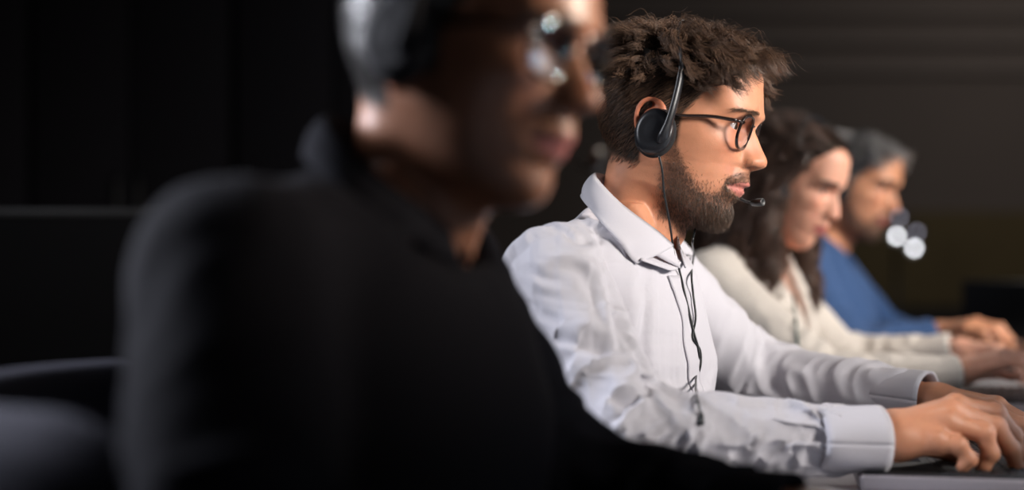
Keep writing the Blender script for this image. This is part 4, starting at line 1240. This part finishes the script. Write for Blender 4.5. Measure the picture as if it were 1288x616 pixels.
CR2 = [  # depth in mm, half-width in pixels, line
 (6.2, 7, [(752, 262), (768, 312), (781, 368), (788, 420)]),
 (-5.0, 8, [(690, 316), (731, 319), (760, 344), (778, 396)]),
 (4.4, 6, [(704, 272), (728, 292), (752, 296), (764, 288)]), (3.7, 6, [(722, 262), (742, 278), (758, 280)]),
 (5.0, 6, [(672, 424), (718, 428), (760, 430), (798, 432)]), (-5.0, 9, [(714, 408), (740, 402), (774, 416)]),
 (5.0, 7, [(698, 458), (720, 438), (764, 436)]), (-5.6, 14, [(766, 470), (790, 476), (812, 466)]), (5.0, 6, [(764, 492), (790, 500), (820, 484)]),
 (5.0, 6, [(756, 538), (776, 520), (802, 502)]), (6.2, 6, [(784, 592), (806, 560), (842, 530)]), (5.6, 5, [(812, 596), (830, 566), (850, 540)]),
 (5.0, 6, [(842, 598), (852, 566), (866, 536)]), (6.2, 6, [(864, 596), (872, 566), (884, 536)]), (5.0, 6, [(918, 602), (940, 572), (968, 540)]),
 (5.6, 5, [(946, 606), (972, 574), (1006, 546)]), (5.0, 5, [(990, 604), (1006, 572), (1016, 540)]), (-3.7, 10, [(890, 560), (920, 556), (950, 548)]),
 (3.7, 6, [(640, 372), (668, 392), (700, 398)]), (3.7, 7, [(646, 330), (676, 344), (712, 346)]),
 (3.7, 6, [(824, 372), (816, 420), (820, 470), (830, 520)]), (-3.1, 9, [(800, 330), (806, 380), (802, 430)]), (3.1, 6, [(880, 380), (874, 430), (880, 500)]),
]
V, Q = shirt_mesh(f2, zs2, sh_arms2, h2, .0036, seed=2, vee=[(f2(.10, 0, 1.03), f2(.125, 0, .972), .020, .004)], cut=(-.014, 1.064, .10, .985, .085), amp=1.1, sx=.84, sh=.061, trap=.053, brush=crease_brush(CR2, .07, f2))
shirt2 = obj('shirt', V, Q, M['white_shirt'], man2); T2 = bvh(V, Q)
def sym(p): return [(a, l, z) for a, l, z in p] + [(a, -l, z) for a, l, z in p[-2::-1]]
fold = sym([(.092, -.013, 1.012), (.078, -.040, 1.030), (.040, -.060, 1.062), (.004, -.045, 1.094), (-.012, 0, 1.104)])
leaf = sym([(.066, -.080, .989), (.056, -.088, 1.004), (.030, -.088, 1.034), (-.012, -.058, 1.070), (-.028, 0, 1.078)])
base = sym([(.100, -.012, .985), (.080, -.044, 1.000), (.040, -.064, 1.028), (.002, -.048, 1.060), (-.014, 0, 1.070)])
col2, _ = collar(f2, fold, leaf, base, T2, M['white_shirt'], man2)
cuff(E2r, W2r, M['white_shirt'], man2, r=(.0335, .039), ahead=.008)
cuff(E2l, W2l, M['white_shirt'], man2, r=(.0335, .039), ahead=.008, seed=4)
def hit(px, py, tree, off=.003, fallback=1.55):
    o = Vector((0, 0, HC)); d = Vector(P(px, py, 1.0)) - o; L = d.length; d.normalize()
    c, n, i, t = tree.ray_cast(o, d)
    if c is None: return P(px, py, fallback)
    return np.array(c + n * off)
# the button placket down the front, its edge a little proud
def placket(fr, tree, mat, parent, z0, z1, wid=.034, shift=-.010, off=.0013):
    rows = []
    for z in np.linspace(z0, z1, 46):
        r = []
        for l in np.linspace(-wid / 2, wid / 2, 9) + shift:
            o = fr(.4, l, z); c, n, i, t = tree.ray_cast(Vector(o), Vector(-fr.F))
            lift = off + .0009 * sstep(.3, 1, (shift - l) / (wid / 2)) * (.6 + .4 * math.sin(z * 60))
            r.append(np.array(c + n * lift) if c is not None else fr(.12, l, z))
        rows.append(r)
    V, F = shell(np.array(rows), .0016)
    return obj('placket', V, F, mat, parent)
placket(f2, T2, M['white_shirt'], man2, .975, .74)
G = []
for i in range(7):
    t = i / 6 * 2 - 1; row = []
    for j in range(15):
        s_ = j / 14; x = 806 + 51 * s_; c = 318 + 9 * s_; hh = (9 + 9 * s_) * math.sqrt(max(1 - max(0, (s_ - .62) / .38) ** 2.2, .02))
        row.append((x, c + t * hh))
    G.append(row)
G = np.array(G); Hh = np.array([[hit(x, y, T2, 0)[1] for x, y in r_] for r_ in G])
A_ = np.stack([G[..., 0].ravel(), G[..., 1].ravel(), np.ones(G[..., 0].size)], 1); cf = np.linalg.lstsq(A_, Hh.ravel(), rcond=None)[0]
dep = (A_ @ cf).reshape(Hh.shape); dep = dep - max(0, np.percentile(dep - Hh, 85)) - .003
G = np.array([[P(x, y, q) for (x, y), q in zip(r_, d_)] for r_, d_ in zip(G, dep)])
V, F = shell(np.array(G), .0016); band2 = obj('collar_band', V, F, M['white_shirt'], man2)
bp = P(847, 326, float(np.array([847, 326, 1]) @ cf) - max(0, np.percentile((A_ @ cf).reshape(Hh.shape) - Hh, 85)) - .0045); n_ = nrm(np.array([-.05, -1, .15])); button(bp, n_, M['button'], man2, .0052)
legs(f2, zs2, M['trousers'], M['shoe'], man2)

# ================================================================== the man in black (nearest, out of focus)
h1 = Head((-.0565, .99, 1.142), 30, 10, 1.0)
f1 = Frame((-.129, .987), 18.5); zs1 = .978
S1r, E1r, W1r = f1(0, -.174, zs1), f1(.06, -.268, .805), f1(.29, -.19, .80)
S1l, E1l, W1l = f1(0, .174, zs1), P(684, 600, 1.15), P(985, 648, 1.03)
J1r = hand_joints(f1(.305, -.185, .795), f1.F + .1 * f1.L, (0, 0, 1), f1.L); J1l = hand_joints(W1l + .01 * nrm(W1l - E1l), nrm(W1l - E1l), (0, 0, 1), -f1.L)
arms1 = [(S1r, E1r, W1r), (S1l, E1l, W1l)]
man1, body1 = person('man in dark shirt with glasses and headset, blurred at the front', 'person', h1, f1, zs1, arms1,
    [hand_mesh(J1r, E1r, .0025), hand_mesh(J1l, E1l, .0025)], SKIN['brown'], srgb(128, 86, 64), srgb(140, 84, 80), .003, beardk=.25, beard_col=(.02, .014, .01), scalp=(.008, .007, .006))
for s in (-1, 1): eyeball(h1, s, EYE, man1, (1, 0, -.3))
short_hair(h1, HAIR['black'], man1, guides=300, per=12, sides=5000, top=10, side=5, lift=5, curl=1.2, droop=1, radius=.4)
brows(h1, HAIR['black'], man1, 260)
V, Q = shirt_mesh(f1, zs1, [(S1r, E1r, W1r, 0), (S1l, E1l, W1l, 0)], h1, .006, seed=12, vee=[(f1(.10, 0, 1.03), f1(.13, 0, .955), .024, .004)], cut=(-.014, 1.064, .10, .985, .085), amp=1.0, el=.064, sh=.065, trap=.058)
obj('shirt', V, Q, M['black_shirt'], man1); T1 = bvh(V, Q)
up = lambda p, dz: [(a, l, z + dz) for a, l, z in p]
collar(f1, fold, leaf, base, T1, M['black_shirt'], man1)
for E, W, sd in ((E1r, W1r, 1), (E1l, W1l, 2)): cuff(E, W, M['black_shirt'], man1, r=(.0335, .039), ahead=.008, seed=sd)
legs(f1, zs1, M['trousers'], M['shoe'], man1)

# ================================================================== the woman with long curls
def womanly(V):
    V = V.copy(); u, v, w = V.T.copy()
    jaw = sstep(-20, -85, w) * (u > -10)
    V[:, 1] *= 1 - .10 * jaw
    V[:, 0] -= 4.0 * np.exp(-((u - 140) / 14) ** 2 - ((w + 8) / 16) ** 2 - (v / 16) ** 2)
    V[:, 0] -= 3.5 * np.exp(-((w - 42) / 11) ** 2) * sstep(95, 115, u)
    V[:, 0] -= 4 * np.exp(-((w + 84) / 16) ** 2) * sstep(80, 100, u)
    neck = sstep(-90, -120, w)
    V[:, 1] *= 1 - .14 * neck; V[:, 0] = V[:, 0] * (1 - .1 * neck) - 1 * neck
    return V
h3 = Head((.500, 2.37, 1.139), 32, 22, .96, warp=womanly)
f3 = Frame((.428, 2.37), 29); zs3 = .955
S3r, E3r, W3r = f3(0, -.155, zs3), P(1030, 478, 2.12), P(1196, 470, 2.14)
S3l, E3l, W3l = f3(0, .155, zs3), f3(.14, .22, .80), P(1192, 440, 2.42)
J3r = hand_joints(P(1203, 468, 2.14), P(1262, 452, 2.12) - P(1203, 468, 2.14), (0, 0, 1), f3.L, 1.0, .93, curls=(.9, 1, 1.05, 1.1))
J3l = hand_joints(P(1200, 438, 2.42), P(1262, 445, 2.36) - P(1200, 438, 2.42), (0, 0, 1), -f3.L, .9, .93)
arms3 = [(S3r, E3r, W3r), (S3l, E3l, W3l)]
def female_scalp(V):
    u, v, w = V.T
    front = np.interp(w, [-10, 10, 40, 75, 95, 110, 122], [24, 28, 44, 72, 88, 96, 100])
    return sstep(-3, 3, front - u) * sstep(-40, -30, w)
woman3, body3 = person('woman with long dark curls and cream blouse, looking down', 'person', h3, f3, zs3, arms3,
    [hand_mesh(J3r, E3r, .0022, .93, .0235, .9), hand_mesh(J3l, E3l, .0022, .93, .0235, .9)], SKIN['fair'], srgb(216, 160, 136), srgb(178, 98, 96), .0028, rel=.86, scalp_zone=female_scalp)
for s in (-1, 1): eyeball(h3, s, EYE, woman3, (1, 0, -.5))
brows(h3, HAIR['black'], woman3, 520, thick=.7, L=9, rad=.34); lashes(h3, HAIR['black'], woman3, 70, .4)

def curls(h, mat, parent, n=520, per=22, seed=21, side_part=-18):
    rng = np.random.default_rng(seed); K = 26; s = np.linspace(0, 1, K)
    p, nn = h.sample(n, female_scalp, seed)
    X = h.w(p); N = h.d(nn)
    L = rng.uniform(.35, .49, n)
    G = np.zeros((n, K, 3)); G[:, 0] = X - N * .002
    c = h.w(h.warped([[5, 0, 30]]))[0]
    v = N * .7 + np.outer(np.ones(n), h.d([-1.0, 0, .1])); v += np.outer(np.sign(p[:, 1] - side_part), h.d([0, .5, 0])); v = nrm(v)
    Lv, Fv = h.d([0, 1, 0]), h.d([1, 0, 0])
    for k in range(1, K):
        g = sstep(.0, .35, s[k])
        d = nrm(v * (1 - g) + np.array([0, 0, -1.]) * (g + .12) + rng.normal(0, .04, (n, 3)))
        q = G[:, k - 1] + d * (L / K)[:, None]
        # stay outside the skull, the face and the shoulders
        e = h.l(q); r = np.stack([(e[:, 0] - 8) / 96, e[:, 1] / 86, (e[:, 2] - 22) / 112], 1); m = np.linalg.norm(r, axis=1); ins = m < 1
        r2 = r / np.maximum(m, 1e-6)[:, None]
        e2 = np.stack([r2[:, 0] * 96 + 8, r2[:, 1] * 86, r2[:, 2] * 112 + 22], 1)
        e[ins] = e2[ins]
        lim = np.interp(e[:, 2], [-140, -80, -50, 20, 60, 110], [105, 84, 46, 30, 62, 96]); face = e[:, 0] > lim; e[face, 0] -= (e[face, 0] - lim[face]) * .6
        lowm = (e[:, 2] < -40) & (np.abs(e[:, 1]) < 70) & (e[:, 0] > -55); sg = np.sign(e[:, 1] + 1e-6); e[lowm, 1] += (sg * 72 - e[:, 1])[lowm] * .35
        q = h.w(e); G[:, k] = q
    ph = rng.uniform(0, 6.28, n); fr_ = rng.uniform(2.6, 4.2, n); amp = (.004 + .016 * s)[None, :] * rng.uniform(.7, 1.3, (n, 1))
    T = nrm(np.gradient(G, axis=1)); a = nrm(np.cross(T, np.array([.2, .9, .3])[None, None])); b = np.cross(T, a)
    an = 2 * math.pi * fr_[:, None] * s[None] + ph[:, None]
    C0 = G + amp[..., None] * (np.cos(an)[..., None] * a + np.sin(an)[..., None] * b)
    off = rng.normal(0, 1, (n, per, 1, 3)) * .0034
    C = C0[:, None] + off * (1 - .45 * s[None, None, :, None]) + rng.normal(0, .002, (n, per, 1, 3)) * s[None, None, :, None] ** 2
    C = C.reshape(-1, K, 3); R = np.tile(.00042 * np.interp(s, [0, .7, 1], [1, .9, .3]), (len(C), 1))
    V, F, t = strands(C, R)
    o = obj('hair', V, F, mat, parent)
    cl = np.repeat(np.repeat(rng.random(n), per), K * 3); st = np.tile(np.repeat(s, 3), len(C))
    if len(o.data.vertices) == len(t): set_attr(o.data, 'tint', .35 * cl + .3 * t + .35 * st, 'FLOAT')
    return o
curls(h3, HAIR['curls'], woman3)
secs3 = [(z, c, a * .94, b * .88) for z, c, a, b in SECS]
V, Q = shirt_mesh(f3, zs3, [(S3r, E3r, W3r, 0), (S3l, E3l, W3l, 0)], h3, .006, seed=31, rel=.9, neck=.058, secs=secs3, trap=.042, vee=[(f3(.080, 0, 1.0), f3(.130, 0, .84), .05, .008)])
obj('blouse', V, Q, M['cream_shirt'], woman3); T3 = bvh(V, Q)
dn = lambda p, k, dz: [(a * k, l * k, (z - .985) * .95 + dz) for a, l, z in p]
collar(f3, sym([(.100, -.045, .93), (.078, -.055, .985), (.040, -.062, 1.022), (.004, -.048, 1.052), (-.012, 0, 1.060)]),
       sym([(.085, -.100, .93), (.060, -.105, .965), (.026, -.098, 1.0), (-.016, -.066, 1.030), (-.034, 0, 1.034)]),
       sym([(.100, -.036, .91), (.078, -.052, .965), (.040, -.064, 1.0), (.004, -.050, 1.03), (-.012, 0, 1.038)]), T3, M['cream_shirt'], woman3)
for E, W, sd in ((E3r, W3r, 1), (E3l, W3l, 2)): cuff(E, W, M['cream_shirt'], woman3, r=(.030, .035), ahead=.006, seed=sd)
legs(f3, zs3, M['trousers'], M['shoe'], woman3)

# ================================================================== the grey-haired man in blue
h4 = Head((.784, 2.97, 1.170), 37, 16, 1.0)
f4 = Frame((.705, 2.97), 24); zs4 = .985
S4r, E4r, W4r = f4(0, -.18, zs4), f4(.12, -.25, .81), P(1166, 422, 2.72)
S4l, E4l, W4l = f4(0, .18, zs4), f4(.14, .26, .81), f4(.38, .10, .80)
J4r = hand_joints(P(1176, 418, 2.72), P(1236, 410, 2.66) - P(1176, 418, 2.72), (0, 0, 1), f4.L); J4l = hand_joints(f4(.395, .09, .80), f4.F, (0, 0, 1), -f4.L)
arms4 = [(S4r, E4r, W4r), (S4l, E4l, W4l)]
man4, body4 = person('grey-haired man in blue shirt and headset, farthest of the row', 'person', h4, f4, zs4, arms4,
    [hand_mesh(J4r, E4r, .003), hand_mesh(J4l, E4l, .003)], SKIN['olive'], srgb(200, 142, 110), srgb(160, 92, 84), .0034, beardk=.6, beard_col=(.05, .04, .034), scalp=(.05, .045, .042))
for s in (-1, 1): eyeball(h4, s, EYE, man4, (1, 0, -.4))
short_hair(h4, HAIR['grey'], man4, guides=260, per=16, sides=4500, top=34, side=14, lift=17, curl=2.5, droop=6, radius=.5)
brows(h4, HAIR['black'], man4, 520, L=10, rad=.34); lashes(h4, HAIR['black'], man4, 60, .35); beard(h4, HAIR['beard'], man4, 3000, 6.5, .32)
V, Q = shirt_mesh(f4, zs4, [(S4r, E4r, W4r, 0), (S4l, E4l, W4l, 0)], h4, .008, seed=44, vee=[(f4(.10, 0, 1.03), f4(.13, 0, .955), .022, .004)], cut=(-.014, 1.064, .10, .985, .085))
obj('shirt', V, Q, M['denim_shirt'], man4); T4 = bvh(V, Q)
collar(f4, fold, leaf, base, T4, M['denim_shirt'], man4, n=41)
for E, W, sd in ((E4r, W4r, 1), (E4l, W4l, 2)): cuff(E, W, M['denim_shirt'], man4, r=(.0335, .039), ahead=.008, seed=sd)
legs(f4, zs4, M['trousers'], M['shoe'], man4)

# ================================================================== what they wear on their heads
hs2 = headset(h2, 'black headset on the bearded man in white, foam cups', M)
hs1 = headset(h1, 'black headset on the man in the dark shirt', dict(M, black_plastic=M['matte_black']), cup=(18, 84, 12), r=31, mic=((60, 76, -34), (100, 66, -58), (120, 50, -58), (131, 40, -50)), mic_r=6)
hs3 = headset(h3, 'black headset over the long dark curls', M, cup=(34, 98, 0), hw=102, top=146, topu=26, mic=None)
hs4 = headset(h4, 'black headset on the grey-haired man', M, cup=(20, 84, 0), mic=((60, 76, -34), (105, 60, -50), (135, 36, -52), (146, 26, -50)), mic_r=7)
gl2 = glasses(h2, 'round dark-framed glasses on the bearded man in white', M)
gl1 = glasses(h1, 'thin-framed glasses on the man in the dark shirt', M, frame='wire', lens='lens_coated', thick=1.4, wd=50, ht=42, sag=3.2)

M['cord'] = plain('grey_green_cord', srgb(88, 104, 100), .5)
# the headset's two leads run down the shirt front and meet at a small splitter
def lead(first, on_shirt, n):
    pts = [P(*p) for p in first] + [hit(x, y, T2, .0035) for x, y in on_shirt]
    V, F = tube(spline(pts, n), .00135, 8); return V, F
V, F = lead([(829, 196, 1.497), (833, 215, 1.50), (835, 240, 1.507), (840, 268, 1.515), (844, 292, 1.522), (846, 306, 1.53), (849, 325, 1.528)], [(852, 343), (857, 365), (864, 395), (870, 420), (876, 445), (872, 474), (875, 500), (880, 526)], 90)
obj('cable', V, F, M['cable'], hs2)
V, F = lead([(876, 276, 1.60), (874, 290, 1.575)], [(871, 305), (870, 322), (867, 345), (869, 372), (872, 400), (868, 425), (877, 440), (878, 458), (872, 485), (876, 508), (880, 526)], 80)
obj('cable', V, F, M['cable'], hs2)
a_ = hit(880, 522, T2, .004); b_ = hit(880, 534, T2, .004)
V, F = tube(np.array([a_, a_ * .6 + b_ * .4, a_ * .3 + b_ * .7, b_]), [.0018, .0026, .0036, .0034], 10); obj('cable_splitter', V, F, M['cable'], hs2)
p3 = [hit(x, y, T3, .004, 2.22) for x, y in ((996, 372), (997, 388), (999, 404), (1001, 420), (1003, 438), (1006, 452), (1010, 464))]
V, F = tube(spline(p3, 40), .0022, 8); obj('cable', V, F, M['cord'], hs3)
# ================================================================== desk, laptops, chairs, room
ROW = np.array([.383, .924, 0]); FWD = np.array([.924, -.383, 0])
D0 = np.array([-.122, .989, 0])
Rd = np.stack([FWD, ROW, np.array([0, 0, 1.])], 1)
M['desk'] = plain('desk_laminate', srgb(176, 174, 178), .42, .04, 14); M['desk_edge'] = plain('desk_edge', srgb(96, 92, 92), .5)
s0, s1, dz, f0, f1_ = -.75, 3.6, .750, .165, .965
mid = D0 + ROW * (s0 + s1) / 2 + FWD * (f0 + f1_) / 2
desk = empty('desk', mid * np.array([1, 1, 0]), 'long pale desk running in front of all four people', 'desk')
V, F = box(mid + np.array([0, 0, dz - .015]), (f1_ - f0, s1 - s0, .03), Rd, .003, 2); obj('desktop', V, F, M['desk'], desk)
for a in np.linspace(s0 + .05, s1 - .05, 4):
    for b in (f0 + .06, f1_ - .06):
        c = D0 + ROW * a + FWD * b; V, F = box(c + np.array([0, 0, (dz - .03) / 2]), (.05, .05, dz - .03), Rd, .004, 2); obj('leg', V, F, M['black_metal'], desk)
# laptops: front corner nearest the camera
laptop(P(1082, 600, 1.322)[:2], 11, dz, 'grey laptop under the hands of the man in white', M)
c3 = f3(.345, -.15, 0); laptop(c3[:2], 20, dz, 'grey laptop under the hands of the woman', M)
c1 = f1(.33, -.17, 0); laptop(c1[:2], 20, dz, 'grey laptop in front of the man in the dark shirt', M)
c4 = f4(.345, -.16, 0); laptop(c4[:2], 20, dz, 'black laptop in front of the grey-haired man', M, body='black_body')
for f_r, nm in ((f1, 'grey chair with curved back behind the man in the dark shirt'), (f2, 'grey chair of the man in the white shirt'), (f3, 'grey chair of the woman with curls'), (f4, 'grey chair of the grey-haired man')):
    chair(f_r(-.05, 0, 0)[:2], math.degrees(math.atan2(-f_r.F[1], f_r.F[0])) - (32 if f_r is f1 else 0), nm, M)

# room
def wallbox(name, c, s, mat, kind='structure', R=None, bev=0):
    V, F = box(c, s, R, bev); o = obj(name, V, F, mat, smooth=False, origin=np.array(c)); o['kind'] = kind; return o
M['carpet'] = plain('carpet', (.018, .017, .018), .95, .2, 60); M['plaster'] = plain('dark_plaster', srgb(96, 88, 84), .9, .05, 3)
M['dado'] = plain('olive_panelling', srgb(84, 72, 44), .8, .15, 5); M['charcoal'] = plain('charcoal_panel', srgb(24, 23, 27), .85, .05, 8, Specular_IOR_Level=.08); M['slat'] = plain('wall_slat', srgb(104, 96, 92), .8, .08, 6)
M['felt'] = plain('black_felt', (.0035, .0035, .004), .95, Specular_IOR_Level=.05); M['darktrim'] = plain('dark_trim', srgb(34, 32, 32), .6)
YB = 7.5
wallbox('floor', (.6, 3.2, -.05), (9, 9.6, .1), M['carpet'])
wallbox('ceiling', (.6, 3.2, 3.05), (9, 9.6, .1), M['darktrim'])
wallbox('wall_back', (.6, YB + .05, 1.5), (9, .1, 3.0), M['plaster'])
wallbox('wall_left', (-3.85, 3.2, 1.5), (.1, 9.5, 3.0), M['charcoal'])
wallbox('wall_right', (5.05, 3.2, 1.5), (.1, 9.5, 3.0), M['plaster'])
wallbox('wall_front', (.6, -1.55, 1.5), (9, .1, 3.0), M['charcoal'])
wallbox('trim_dado', (2.9, YB - .03, 1.04), (4.0, .06, .56), M['dado'])
wallbox('trim_skirting', (2.9, YB - .04, .36), (4.0, .08, .78), M['darktrim'])
for i in range(5):
    z = 2.18 + i * .17
    wallbox('trim_%d' % (i + 1), (2.5, YB - .03, z), (5.0, .06, .085), M['slat'])
# tall dark cabinets along the back at the left
for i, x in enumerate((-3.1, -2.3, -1.5, -.7)):
    nm = ['leftmost', 'second from the left', 'third from the left', 'rightmost'][i]
    r = empty('cabinet', (x, 5.2, 0), 'tall black cabinet in the dark behind, ' + nm + ' of four', 'cabinet', 'cabinets along the back')
    V, F = box((x, 5.2, 1.2), (.78, .5, 2.4), None, .006); obj('carcass', V, F, M['charcoal'], r)
    for s in (-1, 1):
        V, F = box((x + s * .193, 4.94, 1.22), (.375, .022, 2.3), None, .004); d = obj('door', V, F, M['charcoal'], r)
        V, F = tube([(x + s * .04, 4.91, 1.05), (x + s * .04, 4.905, 1.10), (x + s * .04, 4.905, 1.3), (x + s * .04, 4.91, 1.35)], .007, 8); obj('handle', V, F, M['black_metal'], d)
# low divider at the left
r = empty('partition_screen', (-1.35, 2.75, 0), 'low black partition screen behind the man in the dark shirt', 'partition')
V, F = box((-1.35, 2.75, .60), (1.25, .04, 1.0), None, .008); obj('panel', V, F, M['felt'], r)
V, F = box((-1.35, 2.75, 1.105), (1.27, .05, .02), None, .004); obj('top_rail', V, F, M['black_metal'], r)
for x in (-1.9, -.8):
    V, F = box((x, 2.75, .05), (.05, .34, .10), None, .004); obj('foot', V, F, M['black_metal'], r)
# made-up lamp stand, added to carry the far points of light
r = empty('far_light_stand', (2.02, 6.6, 0), 'made-up stand of small lights for the bright discs in the far dark', 'lamp')
V, F = lathe([(.001, 0), (.15, 0), (.15, .015), (.02, .03), (.012, .05), (.012, 1.24), (.001, 1.24)], np.array((2.02, 6.6, 0)), (0, 0, 1), 24); obj('stand', V, F, M['black_metal'], r)
M['bulb'] = emit('lit_bulb', (.95, .96, 1.), 14)
M['dim_bulb'] = emit('dim_bulb', (.78, .76, .95), 1.8)
for (px, py, bm_) in ((1128, 297, 'bulb'), (1150, 312, 'bulb'), (1131, 273, 'dim_bulb'), (1153, 292, 'dim_bulb')):
    c = P(px, py, 6.5)
    V, F = tube([np.array((2.02, 6.6, 1.2)), c + np.array([0, .06, .02]), c + np.array([0, .03, 0])], .008, 8); hd = obj('lamp_arm', V, F, M['black_metal'], r)
    V, F = lathe([(.001, .05), (.012, .05), (.03, .02), (.034, -.005), (.031, -.006), (.02, .014), (.001, .016)], c, (0, 1, 0), 20); obj('lamp_head', V, F, M['black_metal'], hd)
    V, F = lathe([(.001, -.012), (.008, -.010), (.012, 0), (.008, .010), (.001, .013)], c, (0, 1, 0), 16); obj('bulb', V, F, M[bm_], hd)
# dark monitor on the far end of the desk
c = P(1264, 405, 3.55); yw = 40
Rm = rotm(-25)
r = empty('monitor', (c[0], c[1], dz), 'black monitor at the far end of the desk', 'monitor')
V, F = box((c[0], c[1], .865), (.03, .30, .17), Rm, .006); obj('display', V, F, M['black_plastic'], r)
V, F = box((c[0], c[1], .78), (.025, .04, .06), Rm, .004); obj('stand', V, F, M['black_plastic'], r)
V, F = box((c[0], c[1], dz + .006), (.16, .2, .012), Rm, .004); obj('base', V, F, M['black_plastic'], r)

# ================================================================== light
area('key_lamp', (1.3, .72, 1.5), (.2, 1.58, 1.12), .4, 3.7, (1., .93, .87), 54)
area('far_lamp', (2.1, 1.65, 1.7), (.65, 2.6, 1.1), .4, 11, (1., .92, .84), 75)
area('rim_lamp', (-1.35, 1.25, 2.05), (.1, 1.5, 1.05), .5, 14, (.92, .94, 1.))
area('near_fill', (1.05, 1.0, 1.42), (0, .94, 1.17), .2, .85, (1., .84, .70), 28)  # added fill that brightens the nearest man's face, not a lamp of the room
area('side_fill', (-1.25, 1.18, 1.55), (-.16, .85, 1.05), .35, 7, (.88, .9, 1.), 60)  # added cool light for the nearest man's back edge, no fixture stands there
area('ceiling_lamp', (.8, 4.2, 2.9), (.9, 4.2, 0), 1.2, 14, (1., .95, .9))
area('wall_fill', (3.2, 5.4, 2.6), (2.8, 7.5, 1.5), .8, 10, (1., .9, .82))  # added light that lifts the right of the back wall, no real fixture
